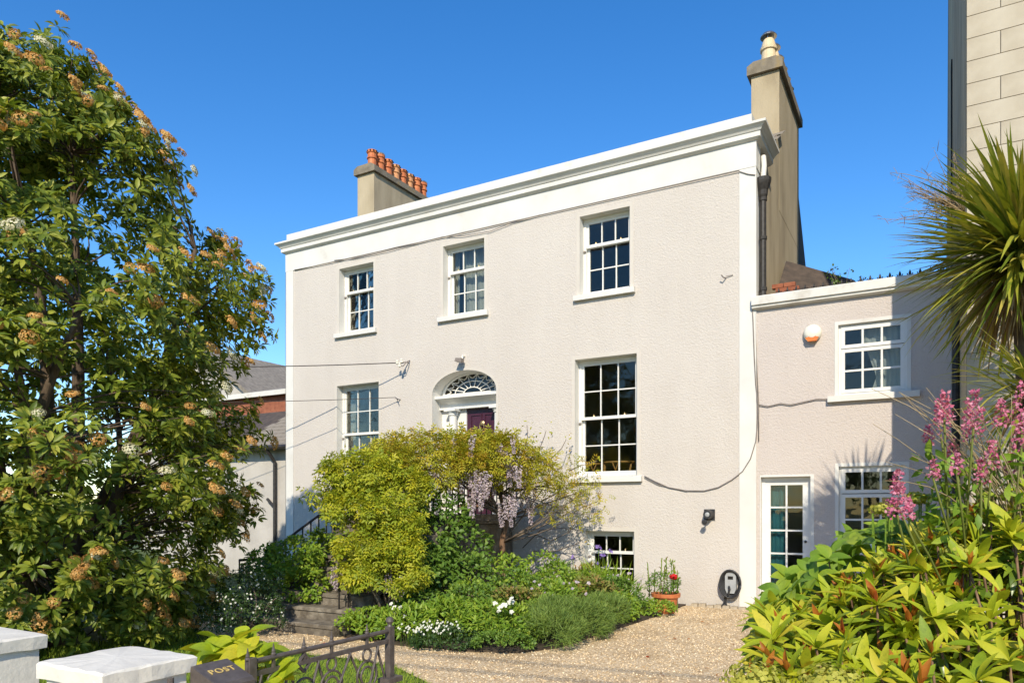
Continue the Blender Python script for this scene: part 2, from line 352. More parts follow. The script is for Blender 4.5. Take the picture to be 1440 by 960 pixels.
# loose stones over the gravel
def inside(px, py, poly):
    c = np.zeros(len(px), bool); j = len(poly)-1
    for i in range(len(poly)):
        xi, yi = poly[i]; xj, yj = poly[j]
        c ^= ((yi > py) != (yj > py)) & (px < (xj-xi)*(py-yi)/(yj-yi+1e-12)+xi); j = i
    return c
k = 26000; gx = rng.uniform(-7.5, .3, k); gy = rng.uniform(-8.2, -.1, k)
ok = inside(gx, gy, gp) & ~inside(gx, gy, BED); gx, gy = gx[ok], gy[ok]; k = len(gx)
peb = (np.array([(-.5, -.4, .0), (.5, -.45, 0), (.55, .4, 0), (-.45, .5, 0), (-.3, -.25, .5), (.3, -.2, .55), (.25, .25, .5), (-.25, .3, .55)]), [(4, 5, 6, 7), (0, 1, 5, 4), (1, 2, 6, 5), (2, 3, 7, 6), (3, 0, 4, 7)])
ang = rng.random(k)*6.28; d = np.stack([np.cos(ang), np.sin(ang), np.zeros(k)], 1); n = np.array([(0, 0, 1.)]*k)+rng.normal(size=(k, 3))*.25
pb = scatter('loose_gravel', peb, np.stack([gx, gy, np.full(k, GZ)], 1), d, n, rng.uniform(.008, .021, k), 'pebble', None, 'stuff')
props(pb, 'loose buff pebbles scattered over the gravel drive', 'gravel')
# fallen leaves on the gravel
k = 70; gx = rng.uniform(-6.5, .2, 400); gy = rng.uniform(-6.8, -.2, 400); ok = inside(gx, gy, gp) & ~inside(gx, gy, BED); gx, gy = gx[ok][:k], gy[ok][:k]; k = len(gx)
ang = rng.random(k)*6.28
fl = scatter('fallen_leaves', leaf_tpl(.5), np.stack([gx, gy, np.full(k, GZ+.016)], 1), np.stack([np.cos(ang), np.sin(ang), np.zeros(k)], 1), np.array([(0, 0, 1.)]*k)+rng.normal(size=(k, 3))*.3, rng.uniform(.03, .06, k), 'leaf_red', None, 'stuff')
props(fl, 'small dry brown leaves lying on the gravel drive', 'leaves')
# lawn grass
k = 60000; gx = rng.uniform(-8.5, -2.75, k); gy = rng.uniform(-9.6, -4.9, k); ok = ~inside(gx, gy, gp) & ~((gx > -6.3) & (gy > -5.1)) & (gy < -5.0); gx, gy = gx[ok], gy[ok]; k = len(gx)
d = np.stack([rng.normal(size=k)*.45, rng.normal(size=k)*.45, np.ones(k)], 1)
g = scatter('lawn_grass', blade_tpl(.12, .7, 2), np.stack([gx, gy, np.full(k, GZ-.012)], 1), d, rng.normal(size=(k, 3))*.5+np.array((0, -1, .2)), rng.uniform(.035, .075, k), 'grass_blade', None, 'stuff')
props(g, 'short mown lawn grass behind the iron gate', 'grass')

# ================================================================== MAIN HOUSE
XL, XR, ZT = -12.52, -2.31, 7.69
house = thing('house', ((XL+XR)/2, 0, GZ), 'two storey cream pebbledash house with white cornice and purple door', 'house')
WIN = [(-10.935, -9.986, 5.27, 6.65, 'u'), (-8.224, -7.275, 5.27, 6.65, 'u'), (-5.301, -4.371, 5.27, 6.65, 'u'),
       (-11.0, -9.845, 2.08, 4.15, 'g'), (-5.394, -4.247, 2.08, 4.145, 'g'), (-5.209, -4.292, .12, 1.136, 'b')]
DX0, DX1, DZ0, DZS, DZA = -8.486, -7.012, 1.42, 3.76, 4.185          # door recess: jambs, threshold, springing, crown
YS = .19                                                             # sash depth behind the wall face
def arch(n=20, grow=0.):
    cx, a, b = (DX0+DX1)/2, (DX1-DX0)/2+grow, DZA-DZS+grow
    return [(cx-a*math.cos(math.pi*i/n), DZS+b*math.sin(math.pi*i/n)) for i in range(n+1)]
def wall_sheet(mb, x0, x1, z0, z1, holes, y):
    xs = sorted({x0, x1, *[h[0] for h in holes], *[h[1] for h in holes]}); zs = sorted({z0, z1, *[h[2] for h in holes], *[h[3] for h in holes]})
    for i in range(len(xs)-1):
        for j in range(len(zs)-1):
            cx, cz = (xs[i]+xs[i+1])/2, (zs[j]+zs[j+1])/2
            if any(h[0] < cx < h[1] and h[2] < cz < h[3] for h in holes): continue
            mb.add([(xs[i], y, zs[j]), (xs[i+1], y, zs[j]), (xs[i+1], y, zs[j+1]), (xs[i], y, zs[j+1])], [(0, 1, 2, 3)])
mb = MB(); holes = [w_[:4] for w_ in WIN]+[(DX0, DX1, GZ, DZA)]
wall_sheet(mb, XL, XR, GZ-.1, 7.3, holes, 0)
ap = arch(); 
for i in range(len(ap)-1):                                           # fill between arch and its bounding box
    (xa, za), (xb, zb) = ap[i], ap[i+1]
    mb.add([(xa, 0, za), (xb, 0, zb), (xb, 0, DZA), (xa, 0, DZA)], [(0, 1, 2, 3)])
mb.add([(DX0, 0, GZ), (DX1, 0, GZ), (DX1, 0, DZ0), (DX0, 0, DZ0)], [(0, 1, 2, 3)])
wall = mb.build('wall', 'roughcast', house)
mb = MB(); mb.box(XL, XL+.02, .003, 7.0, GZ-.1, 5.5); mb.box(XL+.02, XR-.02, 6.98, 7.0, GZ-.1, 5.5); mb.build('rear_wall', 'white_wall', house)
# right gable and its brown render
mb = MB(); prof = [(.30, GZ), (.30, 7.2), (2.36, 8.42), (4.675, 8.42), (4.675, GZ)]
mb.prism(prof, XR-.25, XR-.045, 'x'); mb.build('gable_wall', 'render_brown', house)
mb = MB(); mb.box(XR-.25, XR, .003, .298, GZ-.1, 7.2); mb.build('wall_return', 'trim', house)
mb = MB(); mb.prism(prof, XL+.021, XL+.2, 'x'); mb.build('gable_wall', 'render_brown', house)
for xa, xb in ((XR-.25, XR-.07), (XL+.03, XL+.2)):
    mb = MB(); mb.prism([(4.68, GZ), (4.68, 8.4), (6.1, 6.82), (7.0, 5.55), (7.0, GZ)], xa, xb, 'x'); mb.build('rear_gable', 'slate_dark', house)  # dark slate tone on a wall: neighbour's cast shadow put into the colour
# main roof (pitched, behind the parapet)
rf = MB(); rf.prism([(.36, 7.15), (3.6, 9.22), (4.7, 8.5), (6.1, 6.9), (7.1, 5.55), (7.1, 5.4), (6.1, 6.78), (4.7, 8.35), (3.6, 9.1), (.36, 7.03)], XL+.05, XR-.27, 'x'); roof = rf.build('roof', 'slate_dark', house)
for r in range(7):                                                   # slate courses that show at the right verge
    for q in range(4):
        y0 = .72+r*.235; z0 = 7.15+(y0-.36)*(2.07/3.24)+.012; s = MB(); x1 = XR+.05-q*.26-(r % 2)*.1
        s.add([(x1-.25, y0, z0+.012), (x1, y0, z0+.012), (x1, y0+.29, z0+.19), (x1-.25, y0+.29, z0+.19), (x1-.25, y0, z0), (x1, y0, z0), (x1, y0+.29, z0+.178), (x1-.25, y0+.29, z0+.178)],
              [(0, 1, 2, 3), (7, 6, 5, 4), (0, 4, 5, 1), (1, 5, 6, 2), (3, 2, 6, 7), (0, 3, 7, 4)]); s.build('slate', 'slate', roof)
# trims: corner bands, frieze
mb = MB()
mb.box(XL-.012, -12.295, -.014, -.001, GZ, 6.84); mb.box(XL-.014, XL-.001, -.014, .3, GZ, 6.84); mb.build('corner_band', 'trim', house)
mb = MB(); mb.box(-2.555, XR+.012, -.014, -.001, GZ, 6.835); mb.build('corner_band', 'trim', house)
mb = MB(); mb.box(XL-.014, XR+.014, -.017, -.0015, 6.84, 7.30); mb.box(XR+.001, XR+.014, -.001, .3, 6.84, 7.3); mb.build('frieze', 'trim', house)
# cornice: profile swept round the front with returns
prof = [(-.01, 7.235), (.045, 7.245), (.075, 7.265), (.085, 7.27), (.085, 7.345), (.10, 7.352), (.115, 7.375), (.15, 7.41), (.175, 7.425), (.185, 7.43), (.185, 7.468), (.17, 7.475), (0, 7.51), (-.05, 7.51)]
path = [((XL, .45), (-1, 0)), ((XL, 0), (-1, -1)), ((XR, 0), (1, -1)), ((XR, 1.0), (1, 0))]
mb = MB(); V = []
for (px_, py_), (nx, ny) in path: V += [(px_+nx*o_, py_+ny*o_, z_) for o_, z_ in prof]
n_ = len(prof); Fq = []
for i in range(3):
    for j in range(n_-1): a = i*n_+j; Fq.append((a, a+1, a+1+n_, a+n_))
Fq += [tuple(range(n_)), tuple(3*n_+j for j in range(n_-1, -1, -1))]
mb.add(V, Fq); corn = mb.build('cornice', 'trim', house)
mb = MB(); mb.prism([(0.004, 7.505), (.0, ZT-.012), (.02, ZT), (.34, ZT+.02), (.34, 7.0), (.02, 7.0), (.02, 7.505)], XL+.003, XR-.06, 'x'); mb.build('parapet', 'trim_dirty', house)

def bars(mb, x0, x1, z0, z1, cols, rows, y0, y1, st=.045, bt=.02, bot=None):
    """one sash: stiles, rails, glazing bars; returns pane rects"""
    bot = bot or st
    mb.box(x0, x0+st, y0, y1, z0, z1); mb.box(x1-st, x1, y0, y1, z0, z1); mb.box(x0+st, x1-st, y0+.001, y1-.001, z1-st, z1); mb.box(x0+st, x1-st, y0+.001, y1-.001, z0, z0+bot)
    gx0, gx1, gz0, gz1 = x0+st, x1-st, z0+bot, z1-st; res = []
    pw = (gx1-gx0-bt*(cols-1))/cols; ph = (gz1-gz0-bt*(rows-1))/rows
    for i in range(1, cols): a = gx0+i*(pw+bt)-bt; mb.box(a, a+bt, y0+.004, y1-.004, gz0, gz1)
    for j in range(1, rows):
        a = gz0+j*(ph+bt)-bt
        for i in range(cols): mb.box(gx0+i*(pw+bt), gx0+i*(pw+bt)+pw, y0+.006, y1-.006, a, a+bt)
    for j in range(rows):
        for i in range(cols): res.append((gx0+i*(pw+bt), gx0+i*(pw+bt)+pw, gz0+j*(ph+bt), gz0+j*(ph+bt)+ph))
    return res
def add_panes(parent, rects, y):
    for (a, b, c, d_) in rects: m_ = MB(); m_.box(a-.004, b+.004, y, y+.004, c-.004, d_+.004); m_.build('pane', 'glass', parent)
def surround(mb, x0, x1, z0, z1, depth, margin=.06):
    mb.add([(x0, 0, z0), (x0, depth, z0), (x0, depth, z1), (x0, 0, z1)], [(0, 1, 2, 3)]); mb.add([(x1, 0, z0), (x1, depth, z0), (x1, depth, z1), (x1, 0, z1)], [(0, 1, 2, 3)])
    mb.add([(x0, 0, z1), (x1, 0, z1), (x1, depth, z1), (x0, depth, z1)], [(0, 1, 2, 3)]); mb.add([(x0, 0, z0), (x1, 0, z0), (x1, depth, z0), (x0, depth, z0)], [(0, 1, 2, 3)])
    m2 = MB(); m2.box(x0-margin, x0+.001, -.006, -.001, z0, z1+margin); m2.box(x1-.001, x1+margin, -.006, -.001, z0, z1+margin); m2.box(x0+.001, x1-.001, -.006, -.001, z1-.001, z1+margin); return m2
def sash_window(par, x0, x1, z0, z1, typ):
    mb = MB(); fw = .05                                              # box frame set back in the opening
    for a, b, c, d_ in ((x0, x0+fw, z0, z1), (x1-fw, x1, z0, z1), (x0+fw, x1-fw, z1-fw, z1), (x0+fw, x1-fw, z0, z0+.03)): mb.box(a, b, YS-.02, YS+.10, c, d_)
    win = mb.build('window', 'paint', par)
    mb = MB(); surround(mb, x0, x1, z0, z1, YS+.02).build('margin', 'margin', win); mb.build('reveal', 'trim', win)
    H_ = z1-z0; zm = z0+H_*{'u': .64, 'g': .5, 'b': .63}[typ]; rt = 2 if typ == 'g' else 1
    mb = MB(); r1 = bars(mb, x0+fw, x1-fw, zm-.02, z1-fw, 3, rt, YS-.004, YS+.036); u = mb.build('upper_sash', 'paint', win)
    mb = MB(); r2 = bars(mb, x0+fw, x1-fw, z0+.03, zm+.028, 3, 2, YS+.04, YS+.08, bot=.07); l = mb.build('lower_sash', 'paint', win)
    add_panes(win, r1, YS+.014); add_panes(win, r2, YS+.058)
    mb = MB(); mb.box(x0+fw+.01, x1-fw-.01, YS-.03, YS-.005, zm-.022, zm+.03); mb.build('meeting_rail', 'paint', win)
    for sx in (.25, .75): k_ = MB(); k_.lathe((x0+(x1-x0)*sx, YS-.012, zm+.03), [(.012, 0), (.008, .02), (.014, .03), (.004, .045)], 8); k_.build('sash_lift', 'brass', win)
    p_ = MB(); p_.lathe((x0+.028, YS-.02, zm-.08), [(.024, 0), (.024, .02), (.01, .03)], 10, 'y'); p_.build('pulley', 'cable_pale', win)
    mb = MB(); zb = z0-.10; e = .10
    mb.add([(x0-e, -.075, zb), (x1+e, -.075, zb), (x1+e, -.075, z0-.015), (x0-e, -.075, z0-.015), (x0-e, -.0005, zb), (x1+e, -.0005, zb), (x1+e, -.0005, z0+.002), (x0-e, -.0005, z0+.002)],
           [(0, 1, 2, 3), (4, 7, 6, 5), (3, 2, 6, 7), (0, 4, 5, 1), (0, 3, 7, 4), (1, 5, 6, 2)])
    mb.add([(x0, 0, z0+.002), (x1, 0, z0+.002), (x1, YS, z0+.03), (x0, YS, z0+.03)], [(0, 1, 2, 3)]); mb.build('sill', 'trim', win)
    return win
for w_ in WIN: sash_window(house, *w_)

# door recess: arch reveal, fanlight, entablature, columns, door
cx = (DX0+DX1)/2; DEP = .34; mb = MB(); ring = [(DX0, DZ0)]+arch()+[(DX1, DZ0)]
for i in range(len(ring)-1):
    (xa, za), (xb, zb) = ring[i], ring[i+1]; mb.add([(xa, 0, za), (xb, 0, zb), (xb, DEP, zb), (xa, DEP, za)], [(0, 1, 2, 3)])
go = [(DX0-.055, DZ0)]+arch(20, .055)+[(DX1+.055, DZ0)]
door_m = MB()
for i in range(len(ring)-1): door_m.add([(*ring[i][:1], -.007, ring[i][1]), (ring[i+1][0], -.007, ring[i+1][1]), (go[i+1][0], -.007, go[i+1][1]), (go[i][0], -.007, go[i][1])], [(0, 1, 2, 3)])
door_case = mb.build('door_case', 'trim', house); door_m.build('margin', 'margin', door_case)
mb = MB(); yb = DEP
mb.box(DX0, DX0+.22, yb, yb+.05, DZ0, 3.5); mb.box(DX1-.16, DX1, yb, yb+.05, DZ0, 3.5); mb.box(DX0+.22, -7.905, yb+.002, yb+.045, DZ0, 3.5); mb.build('side_panel', 'paint', door_case)
mb = MB(); mb.prism([(yb+.05, 3.49), (yb-.10, 3.49), (yb-.10, 3.53), (yb-.06, 3.535), (yb-.06, 3.60), (yb-.11, 3.625), (yb-.16, 3.66), (yb-.22, 3.68), (yb-.27, 3.69), (yb-.27, 3.74), (yb-.24, 3.75), (yb+.05, 3.77)], DX0+.002, DX1-.002, 'x'); mb.build('entablature', 'paint', door_case)
for xx in (DX0+.33, DX1-.10):
    mb = MB(); mb.lathe((xx, yb-.10, DZ0), [(.115, 0), (.115, .06), (.095, .08), (.085, .12), (.075, 1.9), (.075, 1.93), (.095, 1.95), (.095, 1.98), (.11, 1.99), (.12, 2.068)], 16); mb.build('column', 'paint', door_case, smooth=False)
    mb = MB(); mb.box(xx-.13, xx+.13, yb-.235, yb-.002, DZ0+2.02, DZ0+2.069); mb.build('capital', 'paint', door_case)
# fanlight with radial bars and swags
fy = yb-.02; fa, fb = (DX1-DX0)/2-.05, DZA-DZS-.03; fz = DZS+.03; fcx = cx
def el(r, a): return Vector((fcx-fa*r*math.cos(a), fy, fz+fb*r*math.sin(a)))
mb = MB(); ring2 = [el(1.0, math.pi*i/24) for i in range(25)]; mb.tube(ring2, .03, 6); mb.tube([el(1, 0), el(1, math.pi)], .02, 6)
mb.tube([el(.30, math.pi*i/12) for i in range(13)], .011, 5); mb.tube([el(.60, math.pi*i/16) for i in range(17)], .011, 5)
sp = [math.pi*(i+1)/9 for i in range(8)]
for a in sp: mb.tube([el(.30, a), el(1, a)], .010, 5)
ed = [0]+sp+[math.pi]
for i in range(9):
    a0, a1 = ed[i], ed[i+1]; mb.tube([el(.95-.20*math.sin(math.pi*q/8), a0+(a1-a0)*q/8) for q in range(9)], .010, 5)
fan = mb.build('fanlight', 'paint', door_case)
mb = MB(); pts = [el(1, math.pi*i/24) for i in range(25)]; mb.add([p+Vector((0, .012, 0)) for p in pts], [tuple(range(25))]); mb.build('pane', 'glass', door_case)
mb = MB(); mb.box(-7.905, -7.165, yb+.03, yb+.07, DZ0, 3.495); door = mb.build('door', 'door_paint', house)
for (a, b, c, d_) in [(-7.83, -7.56, 2.62, 3.38), (-7.51, -7.24, 2.62, 3.38), (-7.83, -7.56, 1.62, 2.4), (-7.51, -7.24, 1.62, 2.4)]:
    mb = MB()
    for e0, e1, f0, f1 in ((a, b, d_-.03, d_), (a, b, c, c+.03), (a, a+.03, c+.03, d_-.03), (b-.03, b, c+.03, d_-.03)): mb.box(e0, e1, yb+.012, yb+.031, f0, f1)
    mb.build('panel_moulding', 'door_paint', door)
mb = MB(); kx, kz = -7.535, 3.14; mb.lathe((kx, yb+.03, kz+.05), [(.055, 0), (.05, .03), (.02, .05)], 12, 'y'); mb.tube([(kx+.05*math.cos(a), yb-.02, kz-.02+.075*math.sin(a)) for a in [R(100+i*34) for i in range(11)]], .010, 6); mb.build('knocker', 'brass', door)
mb = MB(); mb.lathe((-7.40, yb+.03, 3.02), [(.014, 0), (.014, .02)], 8, 'y'); mb.build('keyhole', 'brass', door)

# interior floors, partitions and back walls
mb = MB(); mb.box(XL+.05, XR-.3, .32, 5.2, 1.56, 1.60); mb.box(XL+.05, XR-.3, .32, 5.2, 4.6, 4.64); mb.box(XL+.05, XR-.3, .05, 5.2, GZ-.05, GZ); mb.build('floor', 'floorboard', house)
mb = MB(); mb.box(XL+.2, XR-.3, 5.2, 5.22, GZ, 6.75)
for xx in (-9.3, -6.3): mb.box(xx, xx+.08, .32, 5.2, GZ, 6.75)
mb.box(XL+.05, XR-.3, .32, 5.2, 6.75, 6.79); mb.build('partition_wall', 'interior', house)

# chimneys
def chimney(x0, x1, y0, y1, ztop, zc):
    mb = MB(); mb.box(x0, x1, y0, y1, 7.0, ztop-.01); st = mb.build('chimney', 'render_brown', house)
    mb = MB(); mb.box(x0-.07, x1+.07, y0-.07, y1+.07, ztop, zc-.02); mb.prism([(x0-.07, zc-.02), (x1+.07, zc-.02), (x1-.05, zc+.05), (x0+.05, zc+.05)], y0-.07, y1+.07, 'y'); mb.build('cap', 'cap_stone', st)
    return st
ch1 = chimney(-12.56, -12.02, 2.4, 4.95, 9.96, 10.12)
for i in range(8):
    y_ = 2.63+i*.305; s = .97+.06*random.random(); r = .118; mb = MB(); metal = i in (1, 7); z_ = 10.14
    pr = [(r*1.05, 0), (r*.98, .03), (r*.93, .27), (r*1.14, .285), (r*1.14, .315), (r*.98, .33), (r*.98, .41), (r*1.16, .43), (r*1.18, .49), (r*1.02, .50), (r*.8, .50), (r*.78, .36)]
    mb.lathe((-12.27+random.uniform(-.015, .015), y_, z_), [(a*s, b*s) for a, b in pr], 14); o = mb.build('chimney_pot', 'terracotta_pale' if i in (3, 5) else 'terracotta', ch1, smooth=False)
    if metal: mb = MB(); mb.lathe((-12.27, y_, z_+.50*s), [(.125, 0), (.13, .02), (.09, .05), (.02, .06)], 14); mb.build('pot_cowl', 'cowl', ch1)
    else:
        for a in range(10): q = MB(); an = a*.628; q.box(-12.27+r*1.17*math.cos(an)-.012, -12.27+r*1.17*math.cos(an)+.012, y_+r*1.17*math.sin(an)-.012, y_+r*1.17*math.sin(an)+.012, z_+.445*s, z_+.475*s); q.build('pot_notch', 'near_black', ch1)
ch2 = chimney(-2.85, XR-.042, 2.34, 4.68, 9.60, 9.78)
for i in range(6):
    y_ = 2.56+i*.40; mb = MB(); z_ = 9.80; X_ = -2.58
    mb.lathe((X_, y_, z_), [(.15, 0), (.14, .05), (.125, .30), (.15, .31), (.155, .36), (.13, .37), (.12, .44), (.10, .50), (.09, .52), (.075, .44)], 16); mb.build('chimney_pot', 'pot_cream', ch2)
    mb = MB()
    for a in range(4): mb.tube([(X_+.08*math.cos(a*1.57), y_+.08*math.sin(a*1.57), z_+.48), (X_+.09*math.cos(a*1.57), y_+.09*math.sin(a*1.57), z_+.62)], .008, 4)
    mb.lathe((X_, y_, z_+.60), [(.15, -.03), (.152, -.02), (.11, .03), (.03, .055)], 16); mb.build('pot_cowl', 'cowl', ch2)
# downpipe with hopper on the right return
mb = MB(); hx, hy = XR+.075, .20
mb.tube([(hx, hy, 4.78), (hx, hy, 6.42)], .048, 10); mb.lathe((hx, hy, 6.40), [(.052, 0), (.07, .05), (.075, .12), (.115, .22), (.125, .26), (.125, .31), (.10, .31)], 10)
for z_ in (4.95, 5.75, 6.36): mb.lathe((hx, hy, z_), [(.06, 0), (.06, .05)], 10)
mb.build('downpipe', 'iron', house)
mb = MB(); mb.tube([(hx-.02, .33, 7.12), (hx, .28, 6.95), (hx, .21, 6.72)], .04, 8); mb.build('spout', 'trim', house)
# ================================================================== ANNEX
AX0, AX1, AY = XR+.0, .30, .012
annex = thing('annex', ((AX0+AX1)/2, AY, GZ), 'low pink pebbledash annex with flat white coping beside the house', 'building')
AW = (-1.132, -.239, 3.19, 4.228); AD = (-2.235, -1.515, GZ, 2.01); AL = (-1.126, -.262, .95, 2.14)
mb = MB(); wall_sheet(mb, AX0+.001, AX1, GZ-.1, 4.66, [AW, AD, AL], AY); mb.build('wall', 'roughcast_pink', annex)
mb = MB(); mb.box(AX0+.001, AX1, 3.0, 3.02, GZ, 4.6); mb.box(AX1-.02, AX1, AY+.002, 3.0, GZ, 4.6); mb.box(AX0+.02, AX1-.02, .02, 3.0, 4.56, 4.6); mb.box(AX0+.02, AX1-.02, .2, 3.0, 2.5, 2.54); mb.box(AX0+.02, AX1-.02, .03, 3.0, GZ-.03, GZ+.01); mb.build('partition_wall', 'interior', annex)
mb = MB(); mb.prism([(AY-.02, 4.60), (AY-.085, 4.625), (AY-.085, 4.655), (AY-.115, 4.665), (AY-.115, 4.785), (AY-.10, 4.80), (.30, 4.82), (.30, 4.61), (AY, 4.61)], AX0-.045, AX1+.02, 'x'); mb.build('coping', 'trim_dirty', annex)
rf = MB(); rf.prism([(.32, 4.62), (3.1, 5.35), (3.1, 5.25), (.32, 4.52)], AX0+.02, AX1-.02, 'x'); aroof = rf.build('roof', 'slate_dark', annex)
for r in range(6):
    for q in range(9):
        s = MB(); y0 = .34+r*.2; z0 = 4.635+(y0-.32)*.2626; x0_ = AX0+.03+q*.28+(r % 2)*.12
        if x0_+.27 > AX1: continue
        s.box(x0_, x0_+.272, y0, y0+.24, z0+.02, z0+.034); s.build('slate', 'slate_dark', aroof)
mb = MB(); mb.add([(AX0-.02, 1.32, 4.86), (-.72, 1.32, 4.86), (-1.15, 2.95, 5.70), (AX0-.02, 2.95, 6.25), (AX0-.02, 3.05, 4.7), (-.72, 3.05, 4.7)], [(0, 1, 2, 3), (1, 5, 2), (3, 2, 5, 4), (0, 3, 4), (0, 4, 5, 1)]); mb.build('rear_roof', 'slate_dark', annex)
for r in range(5):
    for q in range(2):
        s = MB(); x0_ = AX0+.03+q*.19+(r % 2)*.06; s.box(x0_, x0_+.18, 1.2, 1.3, 4.95+r*.075, 5.018+r*.075); s.build('brick', 'brick', annex)
def casement(par, x0, x1, z0, z1, split, y=AY):
    mb = MB(); fw = .035; d0, d1 = y+.05, y+.12
    for a, b, c, d_ in ((x0, x0+fw, z0, z1), (x1-fw, x1, z0, z1), (x0+fw, x1-fw, z1-fw, z1), (x0+fw, x1-fw, z0, z0+fw)): mb.box(a, b, d0, d1, c, d_)
    win = mb.build('window', 'paint', par); zm = z0+(z1-z0)*split
    mb = MB()
    for sgn in (x0, x1): mb.add([(sgn, y, z0), (sgn, d1, z0), (sgn, d1, z1), (sgn, y, z1)], [(0, 1, 2, 3)])
    for zz in (z0, z1): mb.add([(x0, y, zz), (x1, y, zz), (x1, d1, zz), (x0, d1, zz)], [(0, 1, 2, 3)])
    for a, b, c, d_ in ((x0-.05, x0, z0, z1+.05), (x1, x1+.05, z0, z1+.05), (x0, x1, z1, z1+.05)): mb.box(a, b, y-.008, y-.001, c, d_)
    mb.build('reveal', 'trim', win)
    mb = MB(); r1 = bars(mb, x0+fw, x1-fw, zm+.012, z1-fw, 3, 1, d0-.012, d0+.04, .05, .028); mb.build('top_light', 'paint', win)
    mb = MB(); r2 = bars(mb, x0+fw, x1-fw, z0+fw, zm, 3, 2, d0-.012, d0+.04, .05, .028); mb.build('casement', 'paint', win)
    add_panes(win, r1+r2, d0+.012)
    mb = MB(); mb.box(x0-.14, x1+.16, y-.075, y-.0005, z0-.095, z0-.01); mb.box(x0, x1, y, d0, z0-.03, z0+.004); mb.build('sill', 'trim', win)
casement(annex, *AW, .655); casement(annex, *AL, .66)
x0, x1, z0, z1 = AD; mb = MB(); fw = .05
mb.box(x0, x0+fw, AY+.10, AY+.18, z0, z1); mb.box(x1-fw, x1, AY+.10, AY+.18, z0, z1); mb.box(x0+fw, x1-fw, AY+.10, AY+.18, z1-fw, z1); gd = mb.build('glazed_door', 'paint', annex)
mb = MB()
for sgn in (x0, x1): mb.add([(sgn, AY, z0), (sgn, AY+.18, z0), (sgn, AY+.18, z1), (sgn, AY, z1)], [(0, 1, 2, 3)])
mb.add([(x0, AY, z1), (x1, AY, z1), (x1, AY+.18, z1), (x0, AY+.18, z1)], [(0, 1, 2, 3)])
mb.box(x0-.012, x0, AY-.006, AY-.001, z0, z1+.03); mb.box(x1, x1+.05, AY-.006, AY-.001, z0, z1+.03); mb.box(x0, x1, AY-.006, AY-.001, z1, z1+.03); mb.build('reveal', 'trim', gd)
mb = MB(); r = bars(mb, x0+fw, x1-fw, z0+.02, z1-fw, 2, 5, AY+.11, AY+.155, .075, .026, .16); leaf_ = mb.build('door_leaf', 'paint', gd); add_panes(gd, r, AY+.13)
mb = MB(); mb.lathe((x1-fw-.035, AY+.11, 1.02), [(.02, 0), (.02, .012), (.012, .03)], 10, 'y'); mb.build('lock', 'iron', gd)
mb = MB(); hx, hy = AX1+.05, AY-.06; mb.tube([(hx, hy, GZ), (hx, hy, 4.25)], .045, 10); mb.lathe((hx, hy, 4.2), [(.05, 0), (.09, .12), (.10, .2), (.08, .2)], 10); mb.build('downpipe', 'iron', annex)
# cresting on the annex coping
cr = thing('roof_cresting', (-1, .33, 4.82), 'row of rusty iron fleur de lis spikes along the annex roof', 'cresting')
mb = MB(); mb.box(AX0+.15, AX1, .365, .38, 4.83, 4.85); mb.build('rail', 'iron', cr)
for i in range(19):
    X_ = AX0+.28+i*.13; mb = MB(); mb.tube([(X_, .372, 4.84), (X_, .372, 4.93)], .009, 5); mb.lathe((X_, .372, 4.92), [(.006, 0), (.02, .03), (.012, .06), (.002, .085)], 6)
    mb.tube([(X_-.038, .372, 4.955), (X_-.03, .372, 4.935), (X_, .372, 4.925), (X_+.03, .372, 4.935), (X_+.038, .372, 4.955)], .008, 5); mb.build('spike', 'iron', cr)

# ================================================================== NEIGHBOUR ON THE RIGHT (ashlar)
NX, NY = .395, -1.92
nb = thing('ashlar_building', (2, 0, GZ), 'tall ashlar faced building rising beside the annex', 'building')
mb = MB(); mb.prism([(NY+.012, GZ), (NY+.012, 16.0), (5.5, 16.0), (7.5, 7.4), (16, 6.0), (16, GZ)], NX+.004, 6, 'x'); mb.build('wall', 'ashlar_joint', nb)
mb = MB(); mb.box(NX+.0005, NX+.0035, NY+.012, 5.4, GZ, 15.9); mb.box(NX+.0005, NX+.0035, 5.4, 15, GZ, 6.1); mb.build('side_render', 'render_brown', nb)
mb = MB(); mb.box(NX-.02, NX+.0, 3.2, 3.5, 6.5, 9.4); mb.build('window_slit', 'near_black', nb)
bl = {}
for r in range(62):
    zc_ = GZ+.01+r*.256; x_ = NX+.001; first = .325 if r % 2 == 0 else .655
    while x_ < 2.6:
        wd = first; first = .655; key = wd
        if key not in bl:
            q = MB(); g_ = .004; q.box(g_, wd-g_, 0, .014, g_, .256-g_); bl[key] = q.build('ashlar_block', 'ashlar', nb); o = bl[key]
        else: o = bl[key].copy(); COL.objects.link(o)
        o.location = (x_, NY-.003, zc_)
        x_ += wd
# ================================================================== THINGS ON THE WALLS
def sag(a, b, n, drop): a, b = Vector(a), Vector(b); return [a.lerp(b, i/n)-Vector((0, 0, drop*4*(i/n)*(1-i/n))) for i in range(n+1)]
def cable(name, pts, r, label, mat='wire', group=None, jit=0.):
    pts = [Vector(p)+Vector((random.uniform(-jit, jit), 0, random.uniform(-jit, jit))) for p in pts]
    mb = MB(); mb.tube(pts, r, 6); return onemesh(mb, name, mat, pts[0], label, 'cable', group, smooth=True)
def facepath(pxs, y=-.012): return [aty(a, b, y) for a, b in pxs]
cable('cable', facepath([(414, 379.5), (450, 372.5), (500, 361.5), (560, 347), (640, 330), (700, 316), (780, 298), (860, 280), (960, 258), (1038, 240.5), (1052, 245), (1062, 246)], -.026), .007, 'thin brown cable run along the frieze line of the cream facade', 'cable_pale')
cable('cable', facepath([(470, 366), (500, 362.5), (545, 353), (590, 341), (622, 333), (652, 331.5), (690, 325), (720, 313), (760, 302)], -.03), .006, 'loose brown cable sagging below the frieze over the middle window', 'cable_pale')
